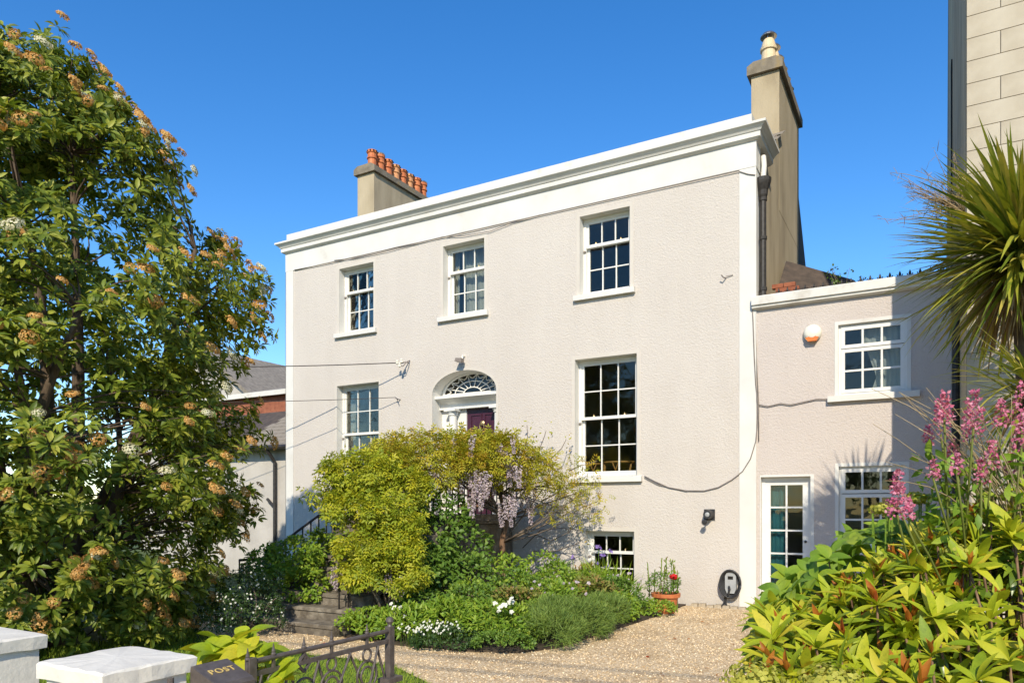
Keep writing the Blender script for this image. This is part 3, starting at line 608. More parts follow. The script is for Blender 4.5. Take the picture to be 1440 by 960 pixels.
cable('cable', facepath([(906, 669), (920, 676), (940, 685), (965, 689.5), (990, 690), (1010, 685), (1030, 674), (1044, 663), (1055, 645), (1063, 620), (1066, 590), (1066, 566), (1063, 540), (1061, 500), (1059, 450), (1058, 430)], -.022), .008, 'grey cable looping from the dining window sill up the house corner', 'cable_pale', jit=.004)
cable('cable', facepath([(906, 671), (925, 681), (950, 687), (966, 690.5)], -.02), .006, 'short second strand beside the looping grey cable at the sill', 'cable_pale')
cable('cable', facepath([(1067, 569), (1080, 571), (1098, 567), (1112, 569), (1130, 565), (1148, 561), (1163, 561)], -.012), .008, 'wavy brown cable crossing the pink annex wall to the window sill', 'cable_pale')
cable('cable', facepath([(1062, 432), (1063, 480), (1065, 530), (1067, 569), (1067, 620)], -.008), .007, 'thin cable falling down the joint between house and annex', 'cable_pale')
# service bracket and overhead wires
bp = aty(572, 514, -.0); br = thing('cable_bracket', (bp.x, 0, bp.z), 'rusty insulator bracket fixed to the wall between two sash windows', 'bracket')
mb = MB(); mb.tube([bp+Vector((.05, -.002, .06)), bp+Vector((.03, -.10, .05)), bp+Vector((-.02, -.22, .0)), bp+Vector((-.06, -.25, .03))], .013, 6); mb.tube([bp+Vector((.08, -.002, .10)), bp+Vector((.1, -.12, .05)), bp+Vector((.06, -.2, -.05)), bp+Vector((-.02, -.24, -.02))], .010, 6); mb.build('arm', 'cable_pale', br)
for dx, dz in ((-.06, .03), (.0, -.03), (.05, .05)): mb = MB(); mb.lathe(bp+Vector((dx, -.23, dz)), [(.012, -.04), (.03, -.03), (.03, 0), (.018, .01), (.028, .02), (.028, .04), (.01, .05)], 10); mb.build('insulator', 'cream_plastic', br)
w0 = bp+Vector((-.07, -.25, .02)); far = Vector((-24, -7.2, 5.4))
cable('overhead_wire', sag(w0, far, 24, .35), .009, 'overhead service wire running from the insulator bracket past the large shrub')
b2 = aty(563, 562, 0); mb = MB(); mb.tube([b2, b2+Vector((-.02, -.08, .01)), b2+Vector((-.05, -.10, .04))], .010, 6); mb.tube([b2+Vector((-.02, -.08, .01)), b2+Vector((.02, -.10, -.05))], .008, 6)
onemesh(mb, 'wire_hook', 'iron', b2, 'small iron wire hook below the insulator bracket', 'hook')
cable('overhead_wire', sag(b2+Vector((-.05, -.10, .04)), (-24, -6.0, 4.6), 24, .3), .006, 'thin telephone wire running from the small hook past the ground floor window')
for k_, (yy, zz) in enumerate([(-13.65, 6.5), (-14.0, 6.35)]):
    cable('overhead_wire', sag((-30, yy-4.4, zz), (24, yy+3.7, zz), 30, .2), .016, 'street wire strung high over the pavement in front of the house', 'wire', 'street wires')
# security light over the door
p = aty(652, 505, 0); sl_ = thing('security_light', (p.x, 0, p.z), 'small rusty floodlight fixed above the fanlight', 'light')
mb = MB(); mb.tube([p+Vector((.02, 0, .06)), p+Vector((.02, -.07, .05)), p+Vector((.02, -.08, -.02))], .018, 6); mb.build('arm', 'cream_plastic', sl_)
mb = MB(); q = p+Vector((-.0, -.13, -.04)); mb.add([q+Vector(v) for v in ((-.09, -.06, -.02), (.06, -.06, -.05), (.06, .05, -.05), (-.09, .05, -.02), (-.07, -.05, .045), (.06, -.05, .03), (.06, .05, .03), (-.07, .05, .045))], [(0, 1, 2, 3), (4, 5, 6, 7), (0, 1, 5, 4), (1, 2, 6, 5), (2, 3, 7, 6), (3, 0, 4, 7)]); mb.build('lamp_head', 'cable_pale', sl_)
# bulkhead lamp
p = aty(998, 723, 0); lp = thing('wall_lamp', (p.x, 0, p.z), 'dark square backed wall lamp with round lens near the house corner', 'lamp')
mb = MB(); mb.box(p.x-.085, p.x+.085, -.02, -.001, p.z-.09, p.z+.085); mb.build('back_plate', 'dark_plastic', lp)
mb = MB(); mb.lathe((p.x, -.02, p.z), [(.075, 0), (.08, .05), (.07, .10), (.065, .14)], 18, 'y'); mb.build('housing', 'dark_plastic', lp)
mb = MB(); mb.lathe((p.x, -.141, p.z), [(.056, 0), (.05, .012), (.03, .022), (.005, .027)], 18, 'y'); mb.build('lens', 'grey_plastic', lp, smooth=True)
mb = MB(); mb.lathe((p.x-.03, -.14, p.z-.12), [(.028, 0), (.04, .02), (.04, .06), (.02, .08)], 14, 'y'); mb.tube([(p.x-.03, -.16, p.z-.12), (p.x, -.05, p.z-.06)], .012, 6); mb.build('sensor', 'dark_plastic', lp)
# hook on the wall by the corner
p = aty(1021, 391, 0); mb = MB(); mb.tube([p, p+Vector((-.02, -.08, -.01)), p+Vector((-.05, -.1, .03))], .010, 6); mb.tube([p+Vector((.11, -.01, .03)), p+Vector((0, -.03, .02))], .006, 5); onemesh(mb, 'wall_hook', 'cable_pale', p, 'bent metal hook in the pebbledash near the upper house corner', 'hook')
# EV charger
p = aty(1029, 818, 0); ev = thing('car_charger', (p.x, 0, p.z), 'wall mounted car charger with coiled black cable by the house corner', 'charger')
mb = MB(); mb.prism([(p.x-.075+.02, p.z-.17), (p.x+.055, p.z-.17), (p.x+.085, p.z-.10), (p.x+.085, p.z+.10), (p.x+.05, p.z+.165), (p.x-.05, p.z+.165), (p.x-.085, p.z+.10), (p.x-.085, p.z-.10)], -.09, -.002, 'y'); mb.build('body', 'grey_plastic', ev)
mb = MB(); mb.box(p.x-.04, p.x+.04, -.094, -.0905, p.z+.05, p.z+.10); mb.build('screen', 'near_black', ev)
for k_ in range(4):
    mb = MB(); rr = .125+.012*k_; mb.tube([(p.x+rr*math.cos(a), -.03-.028*k_+.01*math.sin(3*a), p.z-.02+rr*1.35*math.sin(a)) for a in [i*2*math.pi/24 for i in range(25)]], .016, 7); mb.build('cable_loop', 'dark_plastic', ev, smooth=True)
mb = MB(); mb.tube([(p.x-.02, -.10, p.z-.06), (p.x+.0, -.14, p.z-.10), (p.x-.03, -.13, p.z-.20)], .017, 6); mb.tube([(p.x-.09, -.06, p.z-.18), (p.x-.10, -.06, p.z-.32), (p.x-.14, -.08, p.z-.38)], .014, 6); mb.tube([(p.x-.07, -.07, p.z-.19), (p.x-.08, -.06, p.z-.30), (p.x-.06, -.08, p.z-.385)], .014, 6); mb.build('plug_lead', 'dark_plastic', ev)
# alarm box
p = aty(1143, 469, AY); al = thing('alarm_box', (p.x, AY, p.z), 'round cream alarm box with orange lens on the pink annex wall', 'alarm')
mb = MB(); mb.lathe((p.x, AY-.001, p.z), [(.125, 0), (.13, .04), (.11, .085), (.06, .105), (.01, .11)], 28, 'y'); mb.build('cover', 'cream_plastic', al, smooth=True)
mb = MB(); mb.prism([(p.x-.095, p.z-.075)]+[(p.x+.075*math.cos(a), p.z-.085+.035*math.sin(a)) for a in [R(150-i*30) for i in range(5)]]+[(p.x+.095, p.z-.075), (p.x+.06, p.z-.128), (p.x-.06, p.z-.128)], AY-.10, AY-.03, 'y'); mb.build('strobe_lens', 'orange_lens', al)
# stone edging along the wall foot
for i in range(9):
    X_ = -3.3+i*.125; mb = MB(); h_ = random.uniform(.035, .055); y0_ = -.13+random.uniform(-.01, .01)
    mb.add([(X_, y0_, GZ), (X_+.118, y0_+random.uniform(-.01, .01), GZ), (X_+.116, -.02, GZ), (X_, -.02, GZ), (X_+.01, y0_+.015, GZ+h_), (X_+.105, y0_+.012, GZ+h_*1.05), (X_+.105, -.022, GZ+h_*1.1), (X_+.01, -.022, GZ+h_)], [(4, 5, 6, 7), (0, 1, 5, 4), (1, 2, 6, 5), (2, 3, 7, 6), (3, 0, 4, 7), (3, 2, 1, 0)])
    onemesh(mb, 'edging_stone', 'edge_stone', (X_+.06, -.07, GZ), 'small rough stone in the edging at the foot of the cream wall', 'stone', 'edging stones at the wall foot')
mb = MB(); mb.add([(-2.36, -.26, GZ), (-2.06, -.22, GZ), (-2.06, -.02, GZ), (-2.36, -.02, GZ), (-2.30, -.20, GZ+.14), (-2.16, -.18, GZ+.16), (-2.12, -.03, GZ+.15), (-2.32, -.03, GZ+.13)], [(4, 5, 6, 7), (0, 1, 5, 4), (1, 2, 6, 5), (2, 3, 7, 6), (3, 0, 4, 7), (3, 2, 1, 0)]); onemesh(mb, 'boulder', 'edge_stone', (-2.2, -.1, GZ), 'rough buff rock at the house corner beside the glazed door', 'stone')
mb = MB(); mb.box(-2.05, -1.35, -.32, .0, GZ, GZ+.06); onemesh(mb, 'door_step', 'step_stone', (-1.7, -.15, GZ), 'low stone slab in front of the glazed annex door', 'step')

# curtains, hung inside
def curtain(name, x0, x1, y, z0, z1, mat, label, folds=9, amp=.035, tie=None):
    mb = MB(); nx, nz = folds*4, 14; V = []
    for j in range(nz+1):
        f = j/nz; z_ = z0+(z1-z0)*f; sq = 1.
        if tie: sq = 1-tie*max(0, 1-abs(f-.30)/.55)
        for i in range(nx+1): u = i/nx; V.append((x1-(x1-x0)*(1-u)*sq if tie else x0+(x1-x0)*u, y+amp*math.sin(u*folds*6.283)*(1-.35*f)+.01*math.sin(17*u+f*5), z_))
    mb.add(V, [(j*(nx+1)+i, j*(nx+1)+i+1, (j+1)*(nx+1)+i+1, (j+1)*(nx+1)+i) for j in range(nz) for i in range(nx)])
    return onemesh(mb, name, mat, ((x0+x1)/2, y, z0), label, 'curtain', smooth=True)
curtain('curtain', -8.0, -7.27, YS+.20, 5.2, 6.75, 'curtain_white', 'gathered white sheer curtain inside the upper window over the door', 9, .014)
curtain('curtain', -8.26, -8.10, YS+.20, 5.2, 6.75, 'curtain_white', 'narrow white curtain edge at the side of the upper window over the door', 3, .03)
curtain('curtain', -10.98, -10.83, YS+.24, 5.2, 6.75, 'interior', 'beige curtain edge inside the upper window nearest the large shrub', 3, .03)
curtain('curtain', -11.02, -10.86, YS+.24, 1.6, 4.3, 'interior', 'beige curtain edge inside the tall window beside the wisteria', 3, .03)
curtain('curtain', -.86, -.27, AY+.19, 3.1, 4.3, 'curtain_white', 'tied back white curtain inside the annex upper window', 7, .014, .38)
curtain('curtain', -2.2, -1.90, AY+.23, 0, 2.0, 'curtain_teal', 'teal curtain hanging inside the glazed annex door', 5, .014)
# chairs inside the dining window
def chair(loc, rz, label):
    t_ = thing('dining_chair', loc, label, 'chair', 'chairs inside the dining room'); t_.rotation_euler.z = rz; L = Vector(loc)
    def B(mb, n_): o = mb.build(n_, 'chair_wood', t_); return o
    mb = MB(); mb.box(L.x-.24, L.x+.24, L.y-.22, L.y+.22, L.z+.43, L.z+.46); B(mb, 'seat')
    for sx in (-1, 1):
        mb = MB(); mb.tube([L+Vector((sx*.22, -.2, 0)), L+Vector((sx*.22, -.2, .43))], [.014, .018]); B(mb, 'leg')
        mb = MB(); mb.tube([L+Vector((sx*.20, .2, 0)), L+Vector((sx*.22, .21, .45)), L+Vector((sx*.25, .12, .72)), L+Vector((sx*.27, .02, .76))], [.014, .02, .018, .018]); B(mb, 'leg')
    mb = MB(); mb.tube([L+Vector((.28*math.cos(a), .02+.24*math.sin(a), .76)) for a in [R(-15+i*21) for i in range(11)]], .018); B(mb, 'top_rail')
    mb = MB(); mb.tube([L+Vector((0, .2, .46)), L+Vector((0, .24, .62)), L+Vector((-.06, .255, .76))], .012); mb.tube([L+Vector((0, .24, .6)), L+Vector((.06, .255, .76))], .012); B(mb, 'splat')
chair((-4.85, .75, 1.60), R(185), 'wooden curved back dining chair seen through the tall window over the gravel')
chair((-5.55, 1.05, 1.60), R(215), 'wooden dining chair further inside the tall window over the gravel')

# ================================================================== LEFT NEIGHBOURS
ln = thing('side_cottage', (-14.5, 1.2, GZ), 'white side cottage with slate lean-to roof against the house', 'house')
mb = MB(); mb.box(-17.5, XL-.03, .35, 3.0, GZ, 3.05); mb.build('wall', 'white_wall', ln)
mb = MB(); mb.prism([(.12, 2.98), (2.3, 4.15), (2.3, 4.05), (.12, 2.88)], -17.6, XL-.02, 'x'); lr = mb.build('roof', 'slate_dark', ln)
sb = None
for r in range(10):
    for q in range(7):
        y0 = .10+r*.215; z0 = 2.985+(y0-.12)*.5367; x1 = XL-.03-q*.27-(r % 2)*.13
        if sb is None:
            s = MB(); s.add([(-.262, 0, .016), (0, 0, .016), (0, .27, .153), (-.262, .27, .153), (-.262, 0, .002), (0, 0, .002), (0, .27, .139), (-.262, .27, .139)], [(0, 1, 2, 3), (7, 6, 5, 4), (0, 4, 5, 1), (1, 5, 6, 2), (3, 2, 6, 7), (0, 3, 7, 4)]); o = sb = s.build('slate', 'slate', lr)
        else: o = sb.copy(); COL.objects.link(o)
        o.location = (x1, y0, z0)
mb = MB(); mb.prism([(.06, 2.86), (.10, 3.0), (2.3, 4.19), (2.3, 4.03), (.30, 2.86)], XL-.045, XL-.017, 'x'); mb.build('verge_board', 'cable_pale', ln)
mb = MB(); mb.tube([(-17.6, .06, 2.93), (XL-.05, .06, 2.93)], .055, 8); mb.tube([(-13.25, .06, 2.9), (-13.22, .2, 2.72), (-13.2, .28, 2.6), (-13.2, .28, GZ)], .042, 8); mb.tube([(-13.2, .28, 1.55), (-13.45, .28, 1.75)], .035, 8); mb.build('downpipe', 'iron', ln)
lb = thing('brick_outbuilding', (-15, 4, GZ), 'red brick building with slate roof behind the side cottage', 'building')
mb = MB(); mb.box(-20, XL-.03, 3.1, 7, GZ, 4.85); mb.build('wall', 'brick', lb)
mb = MB(); mb.prism([(2.95, 4.85), (7, 5.9), (7, 5.8), (2.95, 4.75)], -20.2, XL-.02, 'x'); mb.build('roof', 'slate', lb)
mb = MB(); mb.box(-20.2, XL-.02, 2.90, 2.98, 4.76, 4.90); mb.build('gutter', 'trim_dirty', lb)
mb = MB(); mb.box(-13.6, -13.1, 7.2, 7.9, GZ, 8.0); mb.lathe((-13.35, 7.5, 8.0), [(.12, 0), (.10, .4), (.13, .45)], 12); mb.build('chimney', 'brick', lb)
fh = thing('far_house', (-22, 8, GZ), 'white gabled house with slate roof beyond the large shrub', 'house')
mb = MB(); mb.box(-27, -19.5, 6, 13, GZ, 4.6); mb.prism([(-27, 4.6), (-19.5, 4.6), (-23.2, 7.2)], 6, 13, 'y'); mb.build('wall', 'white_wall', fh)
mb = MB(); mb.prism([(-27.3, 4.45), (-23.25, 7.3), (-19.2, 4.45), (-19.2, 4.6), (-23.25, 7.48), (-27.3, 4.6)], 5.8, 13.2, 'y'); mb.build('roof', 'slate', fh)
for X_, Z_ in ((-25.5, 3.2), (-22.2, 3.2), (-25.5, .8), (-22.2, .8)): mb = MB(); mb.box(X_, X_+1, 5.96, 5.99, Z_, Z_+1.5); mb.build('window', 'glass', fh)

# ================================================================== STAIRS TO THE DOOR
st = thing('stone_steps', (-7.35, -3.7, GZ), 'worn dark stone steps climbing to the purple front door', 'steps')
for i in range(10):
  y0 = -5.08+i*.28; zt = GZ+.147*(i+1)+random.uniform(-.005, .005); cut = -7.35+random.uniform(-.45, .45)
  for XA, XB in ((-8.45+random.uniform(-.01, .01), cut-.006), (cut+.006, -6.28+random.uniform(-.02, .02))):
    mb = MB(); e = random.uniform(-.012, .012)
    mb.prism([(y0+e, GZ if i == 0 else zt-.15), (y0+e, zt-.05), (y0-.02+e, zt-.045), (y0-.02+e, zt-.008), (y0-.008+e, zt), (y0+.32, zt), (y0+.32, zt-.15)], XA, XB, 'x'); mb.build('step', 'step_stone', st)
mb = MB(); mb.box(-8.45, -6.6, -2.3, -.01, DZ0-.16, DZ0); mb.box(-8.4, -6.65, -2.2, -.02, GZ, DZ0-.17)
mb.prism([(-4.75, GZ), (-2.3, 1.25), (-2.3, GZ)], -8.4, -6.35, 'x'); mb.build('landing', 'step_stone', st)
def railing(X_, label, ybot=-4.9, ytop=-.15):
    t_ = thing('stair_railing', (X_, -3.6, GZ), label, 'railing'); sl2 = .525
    zr = lambda y: min(DZ0+.86, .20+.62+(y+4.35)*sl2) if y > -4.35 else .80
    top = [(X_, -4.75, .80), (X_, -4.35, .80)]+[(X_, y, zr(y)) for y in (-3.6, -2.9, -2.25)]+[(X_, -1.6, DZ0+.86), (X_, ytop, DZ0+.86)]
    mb = MB(); mb.tube(top, .020, 8); mb.build('handrail', 'iron', t_)
    y = -4.75
    while y < ytop:
        zb = GZ if y < -4.9 else min(DZ0, max(GZ, GZ+.147*math.ceil((y+5.08)/.28))); mb = MB(); mb.box(X_-.008, X_+.008, y-.008, y+.008, zb, zr(y) if y > -4.35 else .80); mb.build('baluster', 'iron', t_); y += .17
railing(-8.36, 'black iron handrail down the far side of the stone steps by the dark shrub'); railing(-6.5, 'black iron railing of the steps overgrown by the wisteria')

# ================================================================== FRONT WALL, GATE, POST BOX
def pillar(x0, x1, y0, y1, label):
    t_ = thing('gate_pillar', ((x0+x1)/2, (y0+y1)/2, GZ), label, 'pillar'); o_ = .03
    mb = MB(); mb.box(x0+o_, x1-o_, y0+o_, y1-o_, GZ, .796); mb.build('shaft', 'pillar_paint', t_)
    mb = MB(); n_ = 9
    xs = [x0+(x1-x0)*i/(n_-1) for i in range(n_)]; ys = [y0+(y1-y0)*i/(n_-1) for i in range(n_)]
    V = []
    for lev, (zz, ins) in enumerate(((.797, .004), (.858, 0), (0.868, .010))):
        loop = [(x, y0) for x in xs[:-1]]+[(x1, y) for y in ys[:-1]]+[(x, y1) for x in xs[:0:-1]]+[(x0, y) for y in ys[:0:-1]]
        cxx, cyy = (x0+x1)/2, (y0+y1)/2
        for (a, b) in loop: V.append((a+(cxx-a)*ins*4+random.uniform(-.003, .003), b+(cyy-b)*ins*4+random.uniform(-.003, .003), zz+random.uniform(-.003, .003)))
    m_ = len(loop); F_ = [(l*m_+i, l*m_+(i+1) % m_, (l+1)*m_+(i+1) % m_, (l+1)*m_+i) for l in range(2) for i in range(m_)]
    V.append(((x0+x1)/2, (y0+y1)/2, .873)); F_ += [(2*m_+i, 2*m_+(i+1) % m_, 3*m_) for i in range(m_)]; F_.append(tuple(range(m_-1, -1, -1)))
    mb.add(V, F_); mb.build('cap', 'pillar_paint', t_)
pillar(-3.31, -2.83, -10.01, -9.58, 'white painted gate pillar with overhanging cap beside the post box')
pillar(-4.75, -3.99, -10.15, -9.60, 'broad white pillar with overhanging cap below the large shrub')
GX = -2.76
gt = thing('iron_gate', (GX, -8.9, GZ), 'open wrought iron gate with rings and spiked top rail', 'gate')
yh, ye = -9.34, atx(548, 885, GX).y
mb = MB(); mb.tube([(GX, yh, .80), (GX, ye, .80)], .013, 8); mb.build('top_rail', 'gate_iron', gt)
mb = MB(); mb.box(GX-.008, GX+.008, yh, ye-.02, .728, .752); mb.build('second_rail', 'gate_iron', gt)
mb = MB(); mb.box(GX-.008, GX+.008, yh, ye-.02, .10, .125); mb.build('bottom_rail', 'gate_iron', gt)
mb = MB(); mb.box(GX-.02, GX+.02, ye-.02, ye+.02, GZ+.04, .825); mb.lathe((GX, ye, .825), [(.016, 0), (.012, .012), (.024, .03), (.02, .05), (.004, .058)], 10); mb.build('closing_stile', 'gate_iron', gt)
mb = MB(); mb.box(GX-.018, GX+.018, yh-.02, yh+.02, GZ+.04, .82); mb.build('hinge_stile', 'gate_iron', gt)
mb = MB(); mb.box(GX-.03, GX+.05, ye-.07, ye+.06, .50, .53); mb.build('latch', 'gate_iron', gt)
sy = [atx(px, 900, GX).y for px in (384.6, 427.4, 466.3, 516)]; sy = [sy[0]-.155]+sy
for i, y in enumerate(sy):
    mb = MB(); mb.box(GX-.007, GX+.007, y-.007, y+.007, .752, .80); mb.lathe((GX, y, .81), [(.011, 0), (.013, .006), (.008, .014), (.010, .02), (.006, .032), (.002, .058)], 8); mb.build('spike', 'gate_iron', gt)
def ring_(y, z, r, t_=.007): m_ = MB(); m_.tube([(GX, y+r*math.cos(a), z+r*math.sin(a)) for a in [i*2*math.pi/24 for i in range(25)]], t_, 6, cap=False); m_.build('ring', 'gate_iron', gt, smooth=True)
for i, y in enumerate(sy):
    if i == 2:
        mb = MB()
        for q in range(4): a, b = [(0, .045), (.045, 0), (0, -.045), (-.045, 0)][q], [(0, .045), (.045, 0), (0, -.045), (-.045, 0)][(q+1) % 4]; mb.tube([(GX, y+a[0], .735+a[1]), (GX, y+b[0], .735+b[1])], .009, 6)
        mb.build('diamond', 'gate_iron', gt)
    else: ring_(y, .692, .034)
    ring_(y, .575, .082); ring_(y, .575, .050)
    nx_ = sy[i+1] if i+1 < len(sy) else ye-.02; md = (y+nx_)/2
    mb = MB(); mb.tube([(GX+.006, md, .73), (GX+.006, y+.01, .50)], .007, 6); mb.build('diagonal', 'gate_iron', gt)
    mb = MB(); mb.tube([(GX-.006, md, .73), (GX-.006, nx_-.01, .50)], .007, 6); mb.build('diagonal', 'gate_iron', gt)
    mb = MB(); mb.tube([(GX, y, .50), (GX, y, .12)], .007, 6); mb.build('bar', 'gate_iron', gt)
# post box
px0, px1, py0, py1 = -2.83, -2.66, -9.60, -9.42
po = thing('post_box', (-2.78, -9.56, .40), 'dark grey metal post box with gold lettering beside the white pillar', 'post box')
mb = MB(); mb.box(px0+.01, px1-.01, py0+.01, py1-.01, GZ+.0, .73); mb.build('body', 'gate_iron', po)
mb = MB(); mb.box(px1-.0095, px1-.004, py0+.03, py1-.03, .655, .70); mb.box(px1-.0095, px1-.004, py0+.03, py1-.03, .41, .635); mb.box(px1-.004, px1+.0, py0+.05, py1-.05, .44, .61); mb.build('front_panel', 'gate_iron', po)
mb = MB(); mb.prism([(px0-.005, .731), (px1+.012, .731), (px1+.012, .747), (px1-.005, .761), (px0-.005, .823)], py0-.008, py1+.008, 'y'); mb.build('lid', 'gate_iron', po)
cu = bpy.data.curves.new('lettering', 'FONT'); cu.body = 'POST'; cu.size = .052; cu.extrude = .0012; cu.align_x = 'CENTER'; cu.align_y = 'CENTER'; cu.space_character = 1.15
to = bpy.data.objects.new('tmp', cu); COL.objects.link(to); bpy.context.view_layer.update()
me = bpy.data.meshes.new_from_object(to.evaluated_get(bpy.context.evaluated_depsgraph_get())); bpy.data.objects.remove(to)
me.materials.clear(); me.materials.append(MATS['gold']); lo = bpy.data.objects.new('lettering', me); COL.objects.link(lo); lo.parent = po
n_ = Vector((.062, 0, .17)).normalized(); ux = Vector((0, 1, 0)); uy = n_.cross(ux)
Mx = Matrix((ux, uy, n_)).transposed().to_4x4(); lo.matrix_local = Matrix.Translation(Vector((-2.752, -9.505, .7955))-Vector(po.location)) @ Mx
lo['label'] = 'gold capital letters reading POST'
mb = MB(); mb.tube([(-2.80, -9.73, .70), (-2.80, -9.73, .80)], .014, 8); mb.lathe((-2.80, -9.73, .75), [(.03, 0), (.03, .012)], 10); mb.box(-2.84, -2.78, -9.75, -9.70, .55, .72); onemesh(mb, 'gate_hinge', 'gate_iron', (-2.80, -9.73, .6), 'iron hinge pin on the white pillar by the post box', 'hinge')
# ================================================================== PLANTS
def limb(p0, p1, n=7, bend=.25, up=.3):
    p0, p1 = Vector(p0), Vector(p1); L = (p1-p0).length; j = Vector(rng.normal(size=3))*bend*L*.35
    return [p0.lerp(p1, i/n)+j*math.sin(math.pi*i/n)+Vector((0, 0, up*L*.25*math.sin(math.pi*i/n))) for i in range(n+1)]
def taper(a, b, n): return [a+(b-a)*i/(n-1) for i in range(n)]

# ---- the large flowering shrub on the left
TB = Vector((-9.08, -7.12, GZ))
tree = thing('viburnum_tree', TB, 'large multi stemmed evergreen shrub with tan flower heads beside the gate pillars', 'tree')
RAD = [(0, 1.9), (.2, 2.1), (1.16, 2.7), (1.8, 2.95), (2.44, 2.85), (3.16, 2.9), (3.4, 2.85), (4.45, 2.8), (4.93, 2.5), (5.33, 1.95), (6.13, 1.3), (6.75, .7), (7.0, .35)]
def rad(z): return np.interp(z, [a for a, _ in RAD], [b for _, b in RAD])
mb = MB(); nodes = []
for i in range(11):
    a = i*2.4+.3; b0 = TB+Vector((math.cos(a), math.sin(a), 0))*random.uniform(.1, .45); h = random.uniform(3.0, 5.9); rr = rad(h)*random.uniform(.25, .75)
    top = TB+Vector((math.cos(a)*rr, math.sin(a)*rr, h)); pts = limb(b0, top, 9, .22, .1); mb.tube(pts, taper(random.uniform(.085, .14), .022, 10), 8); nodes += pts[2:]
mb.build('trunk', 'bark', tree, smooth=True)
kt = 5600; zz = rng.random(kt*3)**.9*6.95; w_ = rad(zz)/2.9; zz = zz[rng.random(kt*3) < w_][:kt]; kt = len(zz)
# sub clumps give the crown its uneven outline
ncl = 270; cz_ = rng.random(ncl)*6.8; ca_ = rng.random(ncl)*6.283; cr_ = rad(cz_)*(.62+.27*rng.random(ncl)); CC = np.stack([TB.x+np.cos(ca_)*cr_, TB.y+np.sin(ca_)*cr_, cz_], 1)
ci = rng.integers(0, ncl, kt); u = unit(kt); rs = (.24+.36*rng.random(ncl))[ci]; P = CC[ci]+u*(rs*rng.random(kt)**.4)[:, None]*np.array((1, 1, .75))
inner = rng.random(kt) < .22; ang = rng.random(kt)*6.283; ri = rad(zz)*rng.random(kt)**.5*.85; P[inner] = np.stack([TB.x+np.cos(ang)*ri, TB.y+np.sin(ang)*ri, zz], 1)[inner]
P = P[(P[:, 2] > .15) & (np.linalg.norm(P[:, :2]-np.array((TB.x, TB.y)), axis=1) < rad(P[:, 2])*.99)]; kt = len(P)
A = P-np.array((TB.x, TB.y, 0)); A[:, 2] = 0; A /= np.linalg.norm(A, axis=1, keepdims=True)+1e-6; A = A*.75+np.array((0, 0, .75))+rng.normal(size=(kt, 3))*.35
lp_, ld, lnrm = whorls(P, A, 17, (40, 105)); ld[:, 2] -= .12
sz = rng.uniform(.07, .15, len(lp_)); o = scatter('crown', leaf_tpl(.34, .22, .25), lp_+ld*.03, ld, lnrm, sz, 'leaf_tree', tree, 'stuff')
nd = np.array([tuple(q) for q in nodes]); mb = MB()
for i in range(0, kt, 9):
    dd = np.linalg.norm(nd-P[i], axis=1)+np.where(nd[:, 2] > P[i][2]-.1, 1.5, 0); q = nd[dd.argmin()]
    mb.tube(limb(q, P[i], 4, .18, .1), taper(.016, .005, 5), 4, cap=False)
mb.build('branches', 'bark', tree, smooth=True)
# flower heads: domed clusters of tiny florets
def florets(name, mat, r, k_, flat, parent, fs=.011):
    u_ = unit(k_*2); u_ = u_[u_[:, 2] > -.1][:k_]; k2 = len(u_); pp = u_*np.array((r, r, r*flat))*(.75+.25*rng.random((k2, 1)))
    return scatter(name, diamond_tpl(.9, .1), pp-u_*fs*.5, np.cross(u_, unit(k2)), u_, rng.uniform(fs*1.2, fs*2.4, k2), mat, parent)
out = np.linalg.norm((P-np.array((TB.x, TB.y, 0)))[:, :2], axis=1) > rad(P[:, 2])*.80
vis = out & ((P-np.array(TB))@np.array((.87, -.48, .1)) > .2); idx = np.where(vis)[0]; rng.shuffle(idx); idx = idx[:298]
F0 = [florets('flower_head', m_, .085, 150, .5, tree) for m_ in ('flower_tan', 'flower_tan', 'flower_cream')]
for k_, i in enumerate(idx):
    src = F0[2] if k_ % 6 == 5 else F0[k_ % 2]
    o = src if k_ in (0, 1, 5) else src.copy()
    if o is not src: COL.objects.link(o)
    a_ = Vector(A[i]).normalized(); o.location = Vector(P[i])+a_*.15 - Vector((0, 0, 0)); o.rotation_euler = a_.to_track_quat('Z', 'Y').to_euler(); o.scale = [random.uniform(.75, 1.3)]*3
for k_, i in enumerate(idx): pass
for o in tree.children:
    if o.name.startswith('flower_head'): o.location = o.location            # stored in world space below
# (flower head meshes were built about the thing's origin offset; correct for it)
for s_ in F0:
    co = np.empty(len(s_.data.vertices)*3, np.float32); s_.data.vertices.foreach_get('co', co); co = co.reshape(-1, 3)+np.array(TB, np.float32); s_.data.vertices.foreach_set('co', co.ravel())
for o in tree.children:
    if o.name.startswith('flower_head'): o.location = Vector(o.location)-TB

